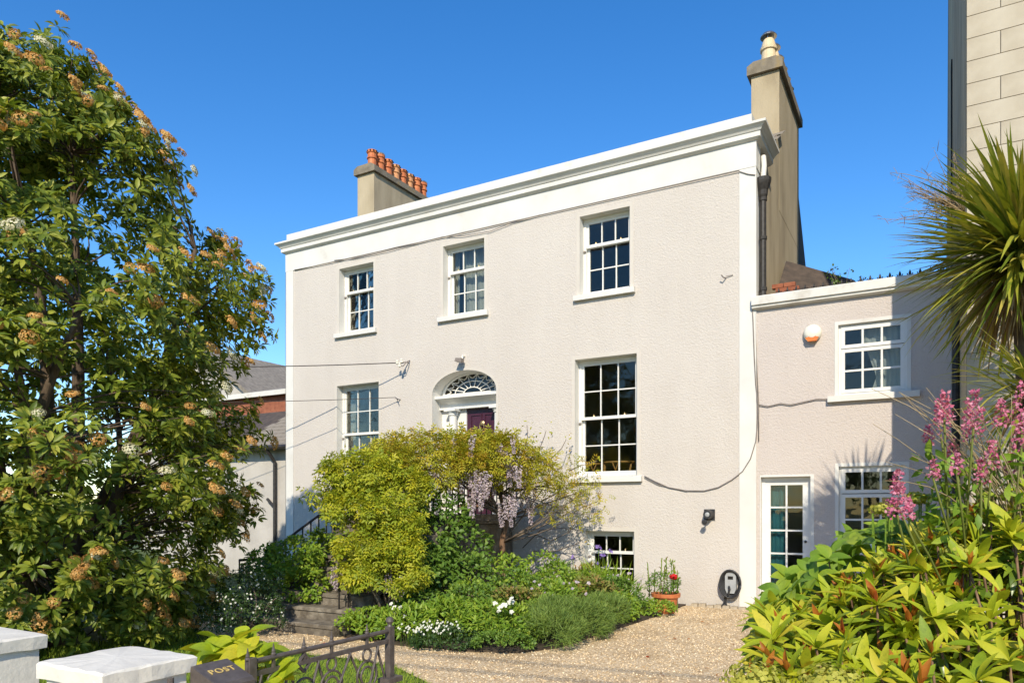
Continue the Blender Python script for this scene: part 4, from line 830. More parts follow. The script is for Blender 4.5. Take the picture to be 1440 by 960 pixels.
# ---- generic leafy shrub
def shrub(name, base, ells, k_, tpl, size, mat, label, cat='shrub', group=None, per=1, theta=(30, 90), droop=.2, stems=6, bark='twig', sub=.34, low=-.5, rs=.012):
    t_ = thing(name, base, label, cat, group); C_ = [e[0] for e in ells]; R_ = [e[1] if hasattr(e[1], '__len__') else (e[1],)*3 for e in ells]
    P_, N_ = blobs(C_, R_, k_, sub=sub, low=low); P_[:, 2] = np.maximum(P_[:, 2], GZ+.03)
    A_ = N_+np.array((0, 0, .45))+rng.normal(size=P_.shape)*.3
    if per > 1: lp2, d2, n2 = whorls(P_, A_, per, theta)
    else: lp2 = P_; d2 = N_*.8+rng.normal(size=P_.shape)*.6; n2 = N_*.5+np.array((.1, -.25, .8))+rng.normal(size=P_.shape)*.35
    d2 = d2.copy(); d2[:, 2] -= droop
    o = scatter('foliage', tpl, lp2, d2, n2, rng.uniform(size[0], size[1], len(lp2)), mat, t_, 'stuff')
    if stems:
        mb = MB(); B_ = Vector(base)
        for q in range(stems): tip = P_[rng.integers(0, len(P_))]; mb.tube(limb(B_+Vector((random.uniform(-.08, .08), random.uniform(-.08, .08), 0)), Vector(tip)*.97+B_*.03, 6, .2, .1), taper(rs, rs*.3, 7), 5)
        mb.build('stem', bark, t_, smooth=True)
    return t_, P_, N_

# ---- wisteria over the steps
WB = Vector((-6.18, -1.15, GZ)); 
wi = thing('wisteria', WB, 'wisteria with bronze green leaves and lilac racemes arching before the door', 'climber')
def lobe(px, py, dist, rx, rz): k_ = dist/FPX; return (tuple(atd(px, py, dist)), (rx*k_, rx*k_*.9, rz*k_))
E_ = [lobe(640, 656, 11.4, 75, 44), lobe(585, 655, 11.0, 62, 45), lobe(700, 650, 11.6, 55, 36), lobe(545, 672, 10.6, 50, 42), lobe(752, 668, 11.8, 34, 30), lobe(675, 640, 11.6, 45, 26)]
P1, N1 = blobs([e[0] for e in E_], [e[1] for e in E_], 3600, sub=.36, low=-.35)
d1 = N1*.8+rng.normal(size=P1.shape)*.55; d1[:, 2] -= .35; n1 = N1*.35+np.array((.1, -.3, .85))+rng.normal(size=P1.shape)*.35
scatter('foliage', pinnate_tpl(4), P1, d1, n1, rng.uniform(.14, .25, len(P1)), 'leaf_wisteria', wi, 'stuff')
kk = 260; P2 = np.stack([rng.normal(-5.15, .33, kk), rng.uniform(-1.2, -.45, kk), rng.normal(1.85, .36, kk)], 1); P2[:, 0] = np.clip(P2[:, 0], -5.75, -4.62+.1*rng.random(kk)); P2[:, 2] = np.clip(P2[:, 2], 1.3+.2*rng.random(kk), 2.4); d2 = rng.normal(size=P2.shape); d2[:, 2] -= .5      # sparse side against the wall
scatter('wall_foliage', pinnate_tpl(4), P2, d2, rng.normal(size=P2.shape)*.4+np.array((.1, -.4, .7)), rng.uniform(.12, .22, kk), 'leaf_wisteria', wi, 'stuff')
mb = MB(); tp = [WB, WB+Vector((.02, -.02, .5)), WB+Vector((-.03, 0, 1.0)), WB+Vector((.04, .03, 1.4)), WB+Vector((.0, -.1, 1.8))]; mb.tube(tp, [.065, .055, .05, .048, .04], 8); mb.build('trunk', 'bark_warm', wi, smooth=True)
mb = MB(); top = tp[-1]
for q in range(22): i = rng.integers(0, len(P1)); mb.tube(limb(tp[3] if q % 3 else top, P1[i], 6, .25, .15), taper(.022, .006, 7), 5)
for q in range(16): i = rng.integers(0, kk); mb.tube(limb(tp[2+q % 3], P2[i], 6, .25, .1), taper(.016, .004, 7), 5)
vines = [[(735, 770), (760, 745), (790, 742), (815, 745)], [(735, 750), (755, 752), (775, 760), (800, 748), (815, 728)], [(700, 700), (745, 700), (790, 715), (805, 722), (820, 712), (840, 705)], [(750, 775), (780, 775), (810, 765), (824, 755)], [(760, 705), (790, 690), (812, 682), (825, 668)], [(800, 662), (815, 655), (840, 648)], [(735, 640), (742, 615), (741, 597)], [(720, 690), (755, 640), (765, 615), (768, 605)], [(770, 650), (790, 630), (796, 618)]]
for vn in vines: mb.tube([aty(a, b, -.28-.1*random.random()) for a, b in vn], taper(.011, .005, len(vn)), 5)
mb.build('branches', 'twig', wi, smooth=True)
kk = 60; PV = []
for vn in vines:
    for q in range(9): a, b = vn[-1] if q < 5 else vn[random.randrange(1, len(vn))]; PV.append(tuple(aty(a+random.uniform(-14, 12), b+random.uniform(-12, 14), -.3)))
PV = np.array(PV); scatter('tip_foliage', leaf_tpl(.4), PV, rng.normal(size=PV.shape), rng.normal(size=PV.shape)+np.array((0, -.6, .6)), rng.uniform(.05, .09, len(PV)), 'leaf_wisteria', wi, 'stuff')
# racemes: hanging cones of florets
def raceme():
    k_ = 150; tt = rng.random(k_)**.8; aa = rng.random(k_)*6.283; rr = .05*(1-tt*.85)*rng.random(150)**.4; pp = np.stack([np.cos(aa)*rr, np.sin(aa)*rr, -tt*.36], 1); dd = np.stack([np.cos(aa), np.sin(aa), -.6*np.ones(k_)], 1)
    return scatter('raceme', diamond_tpl(.85, .2), pp+np.array(WB), dd, rng.normal(size=pp.shape)+np.array((0, 0, .8)), rng.uniform(.026, .040, k_), 'flower_lilac', wi)
RC = [raceme() for _ in range(3)]
spots = [(592, 668), (600, 672), (612, 664), (622, 670), (640, 668), (650, 668), (658, 664), (664, 670), (672, 668), (680, 672), (688, 676), (696, 672), (702, 632), (708, 636), (700, 640), (714, 645), (690, 645), (706, 655), (716, 660), (722, 655), (728, 662), (712, 705), (720, 700), (726, 710), (734, 700), (740, 680), (746, 662), (752, 690), (735, 648), (742, 705), (668, 695), (660, 700), (580, 690), (588, 700), (596, 684), (577, 708), (630, 680), (676, 690), (705, 715), (716, 722), (748, 715), (640, 625), (665, 620), (720, 622), (585, 655)]
for k_, (a, b) in enumerate(spots):
    y_ = -2.55 if a < 690 else -1.95
    if a > 730: y_ = -1.0
    pos = aty(a, b-10, y_-random.uniform(0, .25)); src = RC[k_ % 3]; o = src if k_ < 3 else src.copy()
    if k_ >= 3: COL.objects.link(o)
    o.location = pos-WB; o.rotation_euler = (random.uniform(-.12, .12), random.uniform(-.12, .12), random.uniform(0, 6)); o.scale = [random.uniform(.7, 1.1)]*3
# ---- golden bush hanging over the near end of the steps
gb, Pg, _ = shrub('golden_shrub', (-6.05, -4.3, GZ), [lobe(508, 664, 10.1, 54, 24), lobe(470, 694, 10.1, 34, 20), lobe(552, 682, 10.3, 48, 28), lobe(512, 716, 9.7, 56, 20), lobe(552, 738, 9.8, 44, 24), lobe(520, 765, 9.4, 44, 18), lobe(540, 806, 9.2, 52, 24), lobe(500, 796, 9.3, 26, 18), lobe(560, 775, 9.5, 34, 20)], 4300, pinnate_tpl(3, .42, .36), (.12, .20), 'leaf_golden', 'golden yellow leaved shrub spilling over the stone steps', stems=9, droop=.45, rs=.02)
for k_, (a, b) in enumerate([(480, 770), (474, 815), (559, 830), (545, 818), (470, 808), (566, 822)]):
    o = RC[k_ % 3].copy(); COL.objects.link(o); o.location = aty(a, b-15, -4.35)-WB; o.scale = [.75]*3
# ---- dark shrub below the wisteria
shrub('ivy_shrub', (-5.9, -2.6, GZ), [((-6.1, -2.5, .9), (.45, .45, .5)), ((-5.85, -2.9, .5), (.55, .45, .38)), lobe(600, 760, 10.6, 50, 48), lobe(585, 800, 10.2, 48, 36), lobe(625, 725, 11.0, 40, 34)], 5200, leaf_tpl(.55), (.055, .095), 'leaf_green', 'dense green leafy shrub under the wisteria', stems=8)
shrub('rose_bush', (-5.3, -2.3, GZ), [((-5.3, -2.5, .45), (.42, .42, .42)), ((-5.0, -2.0, .45), (.38, .38, .42))], 1700, leaf_tpl(.5), (.045, .08), 'leaf_bright', 'bright green rose bush with pale blooms beside the wisteria trunk', stems=7)
# ---- left of the steps
shrub('privet_shrub', tuple(atz(415, 850)), [lobe(415, 790, 10.3, 42, 36), lobe(450, 775, 10.6, 30, 30), lobe(380, 800, 10.2, 36, 34), lobe(430, 825, 9.9, 34, 26)], 4200, leaf_tpl(.5), (.05, .085), 'leaf_bright', 'bright green rounded shrub left of the stone steps by the handrail', stems=8)
db, Pd, Nd = shrub('daisy_bush', tuple(atz(350, 893)), [lobe(345, 845, 8.9, 48, 44), lobe(310, 862, 8.8, 40, 36), lobe(380, 868, 8.95, 24, 26), lobe(365, 815, 9.2, 32, 28)], 5200, leaf_tpl(.3), (.03, .055), 'leaf_dark', 'dark shrub dotted with tiny white flowers at the foot of the steps', stems=6)
i = rng.integers(0, len(Pd), 420); scatter('blossom', diamond_tpl(.9, .1), Pd[i]+Nd[i]*.03, np.cross(Nd[i], unit(420)), Nd[i], rng.uniform(.018, .034, 420), 'flower_white', db, 'stuff')
# understorey at the tree's foot
for X_, Y_, r_, lab in ((-10.2, -7.6, .75, 'leafy shade plant in front of the stems of the large shrub'), (-9.0, -6.6, .6, 'leafy shade plant beside the dark daisy bush'), (-8.7, -7.4, .5, 'low leafy shade plant between lawn and large shrub'), (-11.6, -7.9, .8, 'leafy shade plant behind the broad white pillar')):
    shrub('shade_plant', (X_, Y_, GZ), [((X_, Y_, r_*.45), (r_, r_, r_*.75))], 1100, leaf_tpl(.4), (.07, .13), 'leaf_green', lab, 'plant', 'shade plants under the large shrub', stems=3)

# ---- flower bed
def plant(nm, x, y, r, h, k_, tpl, size, mat, label, group='leafy perennials in the flower bed'):
    return shrub(nm, (x, y, GZ+.04), [((x, y, GZ+h*.42), (r, r, h*.62))], k_, tpl, size, mat, label, 'plant', group, stems=0, sub=.4, low=-.1, droop=0.)
T1, T2, T3 = leaf_tpl(.55), leaf_tpl(.3), diamond_tpl(.6)
beds = [(-5.9, -4.85, .38, .30, 'leaf_bright'), (-5.45, -4.75, .36, .34, 'leaf_bright'), (-5.55, -4.2, .42, .45, 'leaf_green'), (-5.05, -4.4, .36, .40, 'leaf_bright'), (-5.1, -3.7, .42, .50, 'leaf_green'), (-4.65, -4.2, .36, .38, 'leaf_bright'),
        (-4.6, -3.5, .42, .48, 'leaf_olive'), (-4.2, -4.3, .36, .36, 'leaf_bright'), (-4.95, -2.9, .45, .62, 'leaf_green'), (-4.4, -2.8, .42, .50, 'leaf_bright'), (-4.75, -2.1, .45, .62, 'leaf_bright'), (-4.2, -2.1, .40, .5, 'leaf_olive'), (-4.1, -3.4, .38, .42, 'leaf_bright'),
        (-5.0, -1.4, .42, .62, 'leaf_green'), (-4.5, -1.2, .38, .55, 'leaf_bright'), (-3.95, -1.6, .36, .45, 'leaf_green'), (-5.4, -3.3, .40, .50, 'leaf_bright'), (-4.9, -.6, .36, .55, 'leaf_olive'), (-3.75, -2.2, .30, .34, 'leaf_bright')]
WHERE = ['at the foot of the lowest stone step', 'under the hanging end of the golden shrub', 'behind the white trumpet blooms', 'behind the drift of small white flowers', 'before the dense green shrub', 'between the white drift and the feathery mound', 'behind the large white blooms', 'beside the large white blooms at the bed corner', 'beside the rose bush', 'between sword leaves and feathery mound', 'next to the yellow green sword leaves', 'beside the middle of the feathery mound', 'at the inner side of the feathery mound', 'by the wisteria trunk', 'in front of the iris clump', 'between iris clump and terracotta pot', 'below the rose bush', 'against the cream wall behind the irises', 'at the far end of the feathery mound']
TONE = {'leaf_bright': 'bright green', 'leaf_green': 'mid green', 'leaf_olive': 'bronze tinted'}
for q, (x, y, r_, h, m_) in enumerate(beds): plant('perennial', x, y, r_*1.06, h*1.12, 1300, (T1, T2)[q % 2], ((.035, .065), (.05, .10))[q % 2], m_, TONE[m_]+' perennial '+WHERE[q], 'perennials in the flower bed')
plant('ground_cover', -4.75, -4.85, .42, .20, 1500, T3, (.025, .045), 'leaf_dark', 'low dark green ground cover at the near edge of the bed', None); plant('ground_cover', -4.05, -4.8, .34, .22, 1300, T3, (.02, .04), 'leaf_green', 'low fine leaved ground cover at the bed corner by the gravel', None)
plant('creeping_plant', -3.45, -1.35, .28, .22, 900, T1, (.03, .055), 'leaf_bright', 'small creeping plant below the terracotta pot', None)
# fine grassy mound along the drive
def blades(name, base, k_, rx, ry, h, mat, label, cat, tpl=None, spread=.55, size=(.7, 1.1), yaw=0.):
    t_ = thing(name, base, label, cat); a = rng.random(k_)*6.283; q = rng.random(k_)**.5; x = np.cos(a)*q; y = np.sin(a)*q
    cyw, syw = math.cos(yaw), math.sin(yaw); X2, Y2 = x*rx*cyw-y*ry*syw, x*rx*syw+y*ry*cyw
    pos = np.stack([base[0]+X2, base[1]+Y2, np.full(k_, base[2])], 1); d_ = np.stack([X2/max(rx, ry)*spread*1.6, Y2/max(rx, ry)*spread*1.6, np.ones(k_)], 1)+rng.normal(size=(k_, 3))*spread*.5
    d_[:, 2] = np.abs(d_[:, 2])+.15; scatter('foliage', tpl or blade_tpl(.035, .9, 3), pos, d_, rng.normal(size=(k_, 3)), rng.uniform(*size, k_)*h*(1-.35*q**2), mat, t_, 'stuff'); return t_
shrub('feathery_mound', (-3.72, -3.5, GZ), [((-3.72, -4.25, .10), (.40, .42, .26)), ((-3.72, -3.6, .12), (.40, .55, .30)), ((-3.66, -2.9, .12), (.36, .5, .28)), ((-3.9, -3.9, .14), (.36, .5, .30))], 15000, blade_tpl(.09, .6, 2), (.05, .11), 'leaf_fine', 'fine feathery green mound edging the gravel drive', 'plant', None, droop=-.35, stems=0, sub=.42, low=-.1)
ir = blades('iris_clump', (-4.45, -1.0, GZ+.05), 260, .38, .30, .85, 'leaf_bright', 'clump of sword leaved purple irises before the basement window', 'plant', blade_tpl(.045, .8, 4), .45)
for a, b in ((842, 762), (848, 775), (853, 790), (806, 778), (838, 785), (858, 768)):
    p = aty(a, b+6, -.75); mb = MB(); mb.tube([(p.x, p.y, GZ), tuple(p)], .006, 5); mb.build('flower_stalk', 'leaf_green', ir)
    u_ = unit(8); u_[:, 2] *= .6; scatter('bloom', leaf_tpl(.7, .5), np.array([tuple(p)]*8), u_, unit(8)+np.array((0, 0, .5)), rng.uniform(.05, .08, 8), 'flower_iris', ir)
blades('sword_leaf_clump', (-4.75, -2.2, GZ+.05), 170, .25, .22, .6, 'leaf_golden', 'clump of yellow green sword leaves in the middle of the bed', 'plant', blade_tpl(.06, .6, 4), .4)
# white flower drifts
def drift(x, y, r, k_, h, label, fs=.03, mat='flower_white'):
    t_ = thing('white_flowers', (x, y, GZ+.04), label, 'flowers'); a = rng.random(k_)*6.283; q = rng.random(k_)**.5*r; z_ = GZ+h*(.75+.35*rng.random(k_))
    pos = np.stack([x+np.cos(a)*q, y+np.sin(a)*q, z_], 1); i = np.repeat(np.arange(k_), 5); ph = np.tile(np.arange(5)*1.2566, k_)
    scatter('blossom', leaf_tpl(.75, .1), pos[i], np.stack([np.cos(ph), .55*np.sin(ph)+.1, .8*np.sin(ph)], 1)+np.repeat(rng.normal(size=(k_, 3))*.3, 5, 0), np.array([(.2, -.85, .55)]*len(i)), fs*(.8+.4*rng.random(len(i))), mat, t_, 'stuff')
    mb = MB()
    for p_ in pos: mb.tube([(p_[0]*.9+x*.1, p_[1]*.9+y*.1, GZ), tuple(p_)], .003, 3, cap=False)
    mb.build('stalks', 'leaf_green', t_, 'stuff')
drift(-4.95, -4.95, .36, 110, -.0+.24, 'drift of small white flowers at the near edge of the bed', .016); drift(-4.15, -4.55, .16, 9, .52, 'few large white blooms standing beside the feathery mound', .036); drift(-5.55, -4.75, .18, 6, .40, 'white trumpet blooms beside the golden shrub', .034)
drift(-4.3, -3.0, .5, 14, .55, 'scattered pale blue blooms in the middle of the bed', .028, 'flower_lilac'); drift(-4.0, -1.1, .25, 12, .55, 'pale lilac blooms under the basement window', .03, 'flower_lilac')
# pot with red geranium
pp = atz(941, 857); pp = Vector((-3.42, -1.02, GZ)); pt = thing('flower_pot', pp, 'terracotta pot by the wall with upright green shoots', 'pot')
mb = MB(); mb.lathe(pp, [(.13, 0), (.14, .02), (.185, .24), (.215, .245), (.22, .30), (.19, .30), (.18, .26)], 20); mb.build('pot', 'terracotta', pt); mb = MB(); mb.lathe(pp+Vector((0, 0, .255)), [(.18, 0), (.178, .012)], 16); mb.build('compost', 'soil', pt)
shrub('potted_plant', pp+Vector((0, 0, .26)), [((pp.x-.05, pp.y, .36), (.26, .22, .20))], 700, leaf_tpl(.35), (.03, .06), 'leaf_green', 'bushy green plant growing in the terracotta pot', 'plant', None, stems=3, low=-.2)
ge = thing('geranium', pp+Vector((.1, -.05, .26)), 'red flowered geranium in the terracotta pot', 'flowers'); g0 = pp+Vector((.14, -.08, .56)); mb = MB(); mb.tube([pp+Vector((.1, -.05, .26)), g0], .005, 5); mb.tube([pp+Vector((.08, -.02, .26)), g0+Vector((-.03, .02, .22))], .005, 5); mb.build('stalk', 'leaf_green', ge)
u_ = unit(60); scatter('bloom', diamond_tpl(.9), np.array(g0)+u_*np.array((.055, .05, .035)), np.cross(u_, unit(60)), u_, rng.uniform(.03, .045, 60), 'flower_red', ge); u_ = unit(30); scatter('leaf', leaf_tpl(.4), np.array(g0+Vector((-.03, .02, .14)))+u_*np.array((.03, .03, .10)), u_, unit(30), rng.uniform(.04, .07, 30), 'leaf_bright', ge, 'stuff')
ss = thing('shoot_cluster', pp+Vector((-.2, .1, .0)), 'upright leafy shoots standing behind the terracotta pot', 'plant')
for q in range(7):
    b_ = pp+Vector((-.28+.07*q, .12+random.uniform(-.06, .06), 0)); tpp = b_+Vector((random.uniform(-.05, .05), 0, random.uniform(.6, .85))); mb = MB(); mb.tube([b_, tpp], .008, 5); mb.build('shoot', 'leaf_bright', ss)
    kk = 26; tt = rng.uniform(.3, 1, kk); scatter('shoot_leaves', leaf_tpl(.3), np.array(b_)+np.outer(tt, np.array(tpp-b_)), unit(kk)+np.array((0, 0, .9)), unit(kk), rng.uniform(.04, .08, kk), 'leaf_olive', ss, 'stuff')
# sapling behind the annex coping
sp_ = Vector((-1.15, 1.4, 4.9)); sa = thing('sapling', sp_, 'leafy sapling top poking above the annex coping', 'plant'); mb = MB(); tips = []
for q in range(6): tpp = sp_+Vector((random.uniform(-.28, .3), random.uniform(-.1, .1), random.uniform(.3, .68))); mb.tube(limb(sp_, tpp, 4, .2, .1), taper(.008, .003, 5), 4); tips.append(tpp)
mb.build('stem', 'twig', sa); i = rng.integers(0, 6, 110); tt = rng.uniform(.35, 1.05, 110); pos = np.array([tuple(sp_.lerp(tips[a], b)) for a, b in zip(i, tt)])+rng.normal(size=(110, 3))*.03; scatter('foliage', leaf_tpl(.6), pos, unit(110), unit(110)+np.array((0, -.4, .4)), rng.uniform(.035, .065, 110), 'leaf_green', sa, 'stuff')

# ================================================================== RIGHT FOREGROUND
def place_leaves(name, parent, tpls, pos, d_, n_, sizes, mat, limit=300):
    """the leaves that show largest (nearest) as objects of their own, the rest as one mesh"""
    pos = np.asarray(pos); dist = np.linalg.norm(pos-np.array((0, CY, CZ)), axis=1); order = np.argsort(dist/np.maximum(sizes, 1e-3)); near, rest = order[:limit], order[limit:]
    M = frames(np.array(d_, float), np.array(n_, float)); rl = root_loc(parent); mes = []
    for V_, F_ in tpls:
        me = bpy.data.meshes.new(name); me.from_pydata([tuple(v) for v in V_], [], F_); me.materials.append(MATS[mat])
        for p_ in me.polygons: p_.use_smooth = True
        mes.append(me)
    for i in near:
        o = bpy.data.objects.new(name, mes[i % len(mes)]); COL.objects.link(o); o.parent = parent
        m4 = Matrix([list(M[i][r]*sizes[i])+[pos[i][r]-rl[r]] for r in range(3)]+[[0, 0, 0, 1]]); o.matrix_local = m4
    if len(rest): scatter('foliage', tpls[0], pos[rest], np.array(d_)[rest], np.array(n_)[rest], sizes[rest], mat, parent, 'stuff', smooth=True)
big = [leaf_tpl(.25, .22, .13, seg=8), leaf_tpl(.23, .5, .16, seg=8), leaf_tpl(.27, .10, .09, seg=8), leaf_tpl(.22, .75, .12, seg=8)]
ph = thing('photinia_shrub', (.25, -9.0, GZ), 'yellow green big leaved shrub with red young tips filling the near corner', 'shrub')
def topz(px): return np.interp(px, [1030, 1090, 1150, 1220, 1300, 1370, 1440, 1500], [930, 860, 850, 810, 770, 730, 700, 690])
tipsP = []; tipsA = []
for q in range(200):
    px = random.uniform(1065, 1500); f = random.random()**1.3; y_ = topz(px)+f*(985-topz(px)); dist = 2.15+.75*(1-f)+random.uniform(-.12, .25)
    tipsP.append(tuple(atd(px, y_, dist))); tipsA.append((random.gauss(-.1, .3), random.gauss(-.35, .3), 1))
tipsP = np.array(tipsP); tipsA = np.array(tipsA)
a, b, c_ = whorls(tipsP, tipsA, 10, (15, 82)); place_leaves('leaf', ph, big, a, b, c_, rng.uniform(.055, .15, len(a)), 'leaf_photinia', 290)
lowP = tipsP-np.array((0, -.03, .10)); a, b, c_ = whorls(lowP, tipsA, 10, (60, 115)); scatter('older_foliage', big[1], a, b, c_, rng.uniform(.08, .13, len(a)), 'leaf_photinia_old', ph, 'stuff', smooth=True)
i = rng.random(len(tipsP)) < .42; a, b, c_ = whorls(tipsP[i]+np.array((0, 0, .01)), tipsA[i], 3, (8, 26)); scatter('young_leaves', leaf_tpl(.26, .05, .4, seg=5), a, b, c_, rng.uniform(.05, .10, len(a)), 'leaf_red', ph, 'stuff', smooth=True)
mb = MB()
for t_, a_ in zip(tipsP, tipsA): mb.tube(limb((t_[0]*.7+.07, t_[1]*.75-9.0*.25, .35), t_, 5, .08, .1), taper(.008, .004, 6), 5)
for q in range(8): mb.tube([(.2+random.uniform(-.2, .2), -9+random.uniform(-.2, .2), GZ), (.2+random.uniform(-.4, .4), -9+random.uniform(-.3, .3), .45)], [.02, .012], 6)
mb.build('stem', 'bark_warm', ph, smooth=True)
# green shrub behind it
hy_ = thing('lilac_shrub', (-.25, -8.2, GZ), 'mid green broad leaved shrub reaching toward the glazed door', 'shrub')
P_ = []; A_ = []
def top2(px): return np.interp(px, [1040, 1075, 1110, 1150, 1200, 1250, 1320, 1400], [890, 845, 795, 782, 745, 735, 725, 715])
for q in range(230): px = random.uniform(1062, 1400); f = random.random()**1.2; y_ = top2(px)+8+f*(930-top2(px)); P_.append(tuple(atd(px, y_, 3.35+random.uniform(-.4, .35)))); A_.append((random.gauss(-.25, .4), random.gauss(-.4, .35), .8))
P_ = np.array(P_); A_ = np.array(A_); a, b, c_ = whorls(P_, A_, 8, (40, 100)); b[:, 2] -= .15; place_leaves('leaf', hy_, [leaf_tpl(.55, .3, .15, seg=6), leaf_tpl(.5, .5, .15, seg=6)], a, b, c_, rng.uniform(.07, .115, len(a)), 'leaf_bright', 290)
mb = MB()
for t_ in P_[::2]: mb.tube(limb((-.25+(t_[0]+.25)*.5, -8.2+(t_[1]+8.2)*.5, .5), t_, 5, .1, .1), taper(.008, .003, 6), 5)
for q in range(6): mb.tube([(-.25, -8.2, GZ), (-.25+random.uniform(-.35, .35), -8.2+random.uniform(-.3, .3), .6)], [.022, .012], 6)
mb.build('stem', 'twig', hy_, smooth=True)
# yellow green flower heads at the bottom edge
for q, (px, py, ds) in enumerate(((1062, 955, 2.0), (1170, 958, 1.95), (1290, 700, 3.0), (1240, 715, 3.1), (1345, 775, 2.7))):
    c0 = atd(px, py, ds); eu = thing('spurge', (c0.x, c0.y, GZ), ['lime flowered spurge at the gravel edge under the big leaved shrub', 'lime flowered spurge half hidden below the red tipped leaves', 'lime flowered spurge right behind the low pink valerian spike', 'lime flowered spurge between glazed door and low pink valerian spike', 'lime flowered spurge among the red tipped leaves under the dry stalks'][q], 'plant', 'lime flowered spurges')
    rx = .10 if q < 2 else .06; k_ = 420 if q < 2 else 200; u_ = unit(k_); pos = np.array(c0)+u_*np.array((rx, rx, rx*.5))*(.5+.5*rng.random((k_, 1))); scatter('flower_head', leaf_tpl(.9, .3), pos, np.cross(u_, unit(k_)), u_, rng.uniform(.010, .020, k_), 'flower_yellowgreen', eu, 'stuff')
    mb = MB()
    for z_ in range(7): mb.tube([(c0.x+random.uniform(-.03, .03), c0.y+random.uniform(-.03, .03), GZ), tuple(c0+Vector((random.uniform(-rx, rx)*.7, random.uniform(-rx, rx)*.7, -.02)))], .004, 4)
    mb.build('stalk', 'leaf_bright', eu)
# valerian
vb = atd(1400, 900, 3.0); va = thing('valerian', (vb.x, vb.y, GZ), 'pink valerian with dry stalks standing above the big leaved shrub', 'flowers')
heads = [(1323, 590, .055), (1328, 572, .045), (1369, 578, .06), (1364, 598, .05), (1437, 568, .065), (1264, 690, .062), (1262, 704, .05), (1395, 640, .04), (1420, 655, .035), (1340, 635, .035), (1312, 660, .03), (1437, 608, .05), (1305, 612, .03), (1380, 662, .035), (1408, 582, .045), (1345, 650, .03), (1276, 716, .03)]
mbs = MB()
for q, (px, py, r_) in enumerate(heads):
    dd = 2.75 if px > 1290 else 2.6; c0 = atd(px, py, dd+random.uniform(-.1, .15)); k_ = int(2600*r_); uu = []
    for lev in range(5):                                            # tiers of small florets
        m_ = k_//5; u_ = unit(m_); uu.append(u_*np.array((1, 1, .45))*r_*(.85-.14*lev)+np.array((0, 0, r_*(-.9+.5*lev))))
    uu = np.concatenate(uu)*np.array((.8, .8, 1)); scatter('flower_head', diamond_tpl(.8), np.array(c0)+uu, unit(len(uu)), unit(len(uu))+np.array((.2, -.5, .5)), rng.uniform(.010, .018, len(uu)), 'flower_pink', va)
    mbs.tube(limb((vb.x+random.uniform(-.15, .15), vb.y+random.uniform(-.15, .1), .5), c0-Vector((0, 0, r_)), 6, .06, .1), taper(.006, .004, 7), 5)
mbs.build('stalk', 'leaf_olive', va, smooth=True)
kv = 260; pv = np.array([tuple(atd(random.uniform(1290, 1450), random.uniform(640, 760), 2.85+random.uniform(-.15, .2))) for _ in range(kv)]); scatter('foliage', leaf_tpl(.38), pv, unit(kv)+np.array((0, 0, .2)), unit(kv)+np.array((0, -.3, .7)), rng.uniform(.05, .09, kv), 'leaf_bright', va, 'stuff')
dg = thing('dry_grass', (vb.x+.15, vb.y+.05, GZ), 'fan of pale dry stalks leaning out over the near shrubs', 'grass')
for q in range(48):
    x1 = random.uniform(1225, 1440); y1 = random.uniform(540, 690); e = atd(x1, y1, 2.75+random.uniform(-.15, .2)); s_ = atd(random.uniform(1400, 1500), random.uniform(760, 820), 2.9); mb = MB(); mb.tube(limb(s_, e, 6, .06, .35), taper(.0035, .0012, 7), 4); mb.build('stalk', 'stalk_dry', dg, smooth=True)
mb = MB(); 
for q in range(5): mb.tube([(vb.x+.15+random.uniform(-.03, .03), vb.y+.05, GZ), atd(1450+random.uniform(-20, 20), 800, 2.9)], .006, 4)
mb.build('stem', 'stalk_dry', dg)
# cordyline
def cordyline(crown, base, L, k_, label, lean, limit=290, deads=200):
    crown, base = Vector(crown), Vector(base); t_ = thing('cordyline', base, label, 'palm'); mb = MB(); pts = limb(base, crown-Vector((0, 0, .1)), 8, .03, 0); mb.tube(pts, taper(.13, .10, 9), 10); mb.build('trunk', 'bark', t_, smooth=True)
    u_ = unit(k_*2); u_ = u_[u_[:, 2] > -.78][:k_]; kk_ = len(u_); pos = np.array(crown)+u_*.06+np.outer(rng.uniform(-.18, .12, kk_), (0, 0, 1)); nn = np.cross(np.cross(u_, (0, 0, 1)), u_)+rng.normal(size=(kk_, 3))*.15; u2 = u_+np.array((0, 0, .18))
    place_leaves('blade', t_, [blade_tpl(.050, .40, 6), blade_tpl(.054, .75, 6), blade_tpl(.046, .18, 6)], pos, u2, nn, rng.uniform(.72, 1.05, kk_)*L, 'blade_cordyline', limit)
    if deads: ud = unit(deads); ud[:, 2] = -np.abs(ud[:, 2])*1.2-.6; pos = np.array(crown)+rng.normal(size=(deads, 3))*.06-np.array((0, 0, .15)); scatter('dead_blades', blade_tpl(.045, .3, 5), pos, ud, np.cross(np.cross(ud, (0, 0, 1)), ud), rng.uniform(.5, .8, deads)*L, 'blade_dead', t_, 'stuff')
    return t_
c0 = atd(1437, 352, 6.6); cord = cordyline(c0, (c0.x-.02, c0.y, GZ), 1.15, 900, 'tall cordyline palm with a spiky round head before the ashlar building', 0)
c1 = atd(1452, 545, 6.2); cordyline(c1, (c1.x+.05, c1.y-.05, GZ), .82, 150, 'shorter cordyline head low beside the tall cordyline trunk', 0, 140, 20)
fp = Vector(atd(1308, 268, 6.75)); mb = MB(); pos = []; dr = []
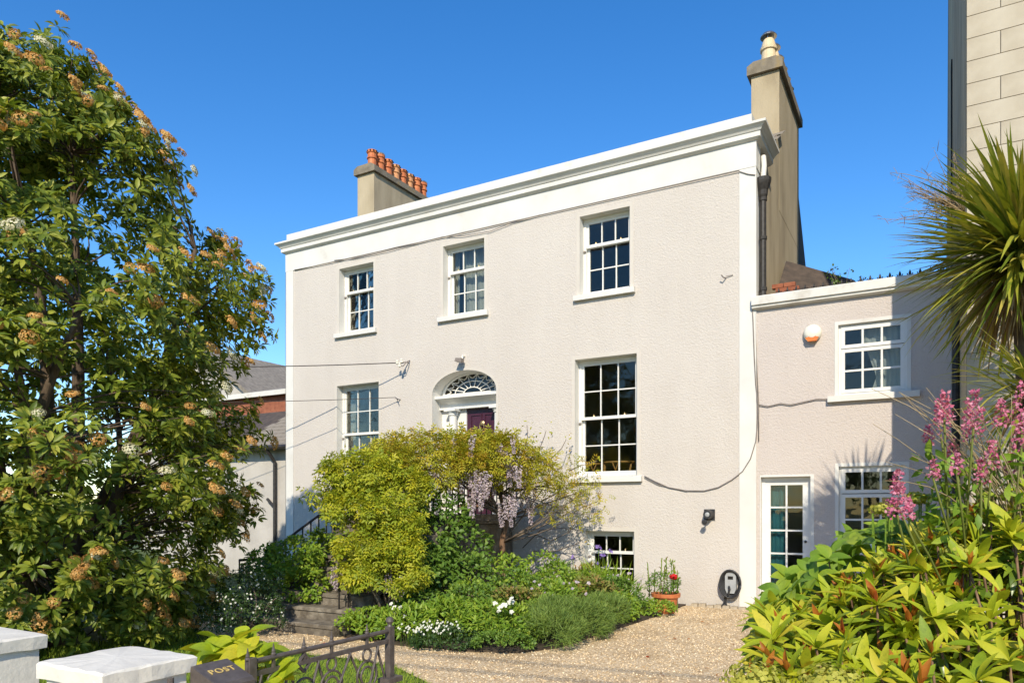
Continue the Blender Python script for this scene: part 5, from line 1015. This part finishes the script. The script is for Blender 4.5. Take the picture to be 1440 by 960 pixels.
for q in range(46):
    e_ = fp+Vector(rng.normal(size=3))*.15+Vector((-.03, 0, .03)); s_ = c0.lerp(fp, .62); pts = limb(s_, e_, 5, .12, .2); mb.tube(pts, taper(.005, .002, 6), 4)
    for w_ in range(11): tt = random.uniform(.45, 1); a_ = s_.lerp(e_, tt)+Vector(rng.normal(size=3))*.02; pos.append(tuple(a_)); dr.append(tuple((e_-s_).normalized()*.5+Vector(rng.normal(size=3))*.6))
mb.build('flower_stalk', 'stalk_dry', cord, smooth=True)
scatter('old_flower_spray', blade_tpl(.06, .4, 3), np.array(pos), np.array(dr), unit(len(pos)), rng.uniform(.05, .11, len(pos)), 'blade_dead', cord, 'stuff')
# hydrangea behind the post box
hb = Vector((-3.2, -8.95, GZ)); hd = thing('hydrangea', hb, 'hydrangea with big lime leaves between gate and white pillar', 'plant')
P_ = []; A_ = []
for px, py, ds in ((300, 916, 3.62), (330, 902, 3.65), (356, 908, 3.6), (315, 922, 3.58), (345, 918, 3.55), (376, 926, 3.6), (292, 926, 3.66), (372, 958, 3.5), (388, 946, 3.55), (338, 898, 3.8), (312, 905, 3.75), (285, 918, 3.8), (325, 912, 3.6), (362, 922, 3.55), (398, 955, 3.5), (350, 895, 3.85)): P_.append(tuple(atd(px, py, ds))); A_.append((random.gauss(0, .3), random.gauss(-.2, .3), 1))
P_ = np.array(P_); a, b, c_ = whorls(P_, np.array(A_), 6, (45, 100)); place_leaves('leaf', hd, [leaf_tpl(.68, .3, .12, seg=7), leaf_tpl(.62, .5, .12, seg=7)], a, b, c_, rng.uniform(.09, .16, len(a)), 'leaf_hydrangea', 290)
mb = MB()
for t_ in P_: mb.tube(limb(hb, t_, 5, .1, .1), taper(.009, .005, 6), 5)
mb.build('stem', 'twig', hd, smooth=True)
# shrubs across the street, mirrored in the panes
for q, (X_, Y_, h, r_) in enumerate(((-14, -27, 5.0, 2.4), (-1.2, -27.5, 5.6, 2.2), (7.5, -27, 4.8, 2.2))):
    shrub('street_tree', (X_, Y_, GZ), [((X_, Y_, h*.65), (r_, r_, h*.36))], 1500, leaf_tpl(.6), (.28, .45), 'leaf_green', 'round crowned tree standing across the street', 'tree', 'trees across the street', stems=7, rs=.12, bark='bark', low=-.7)
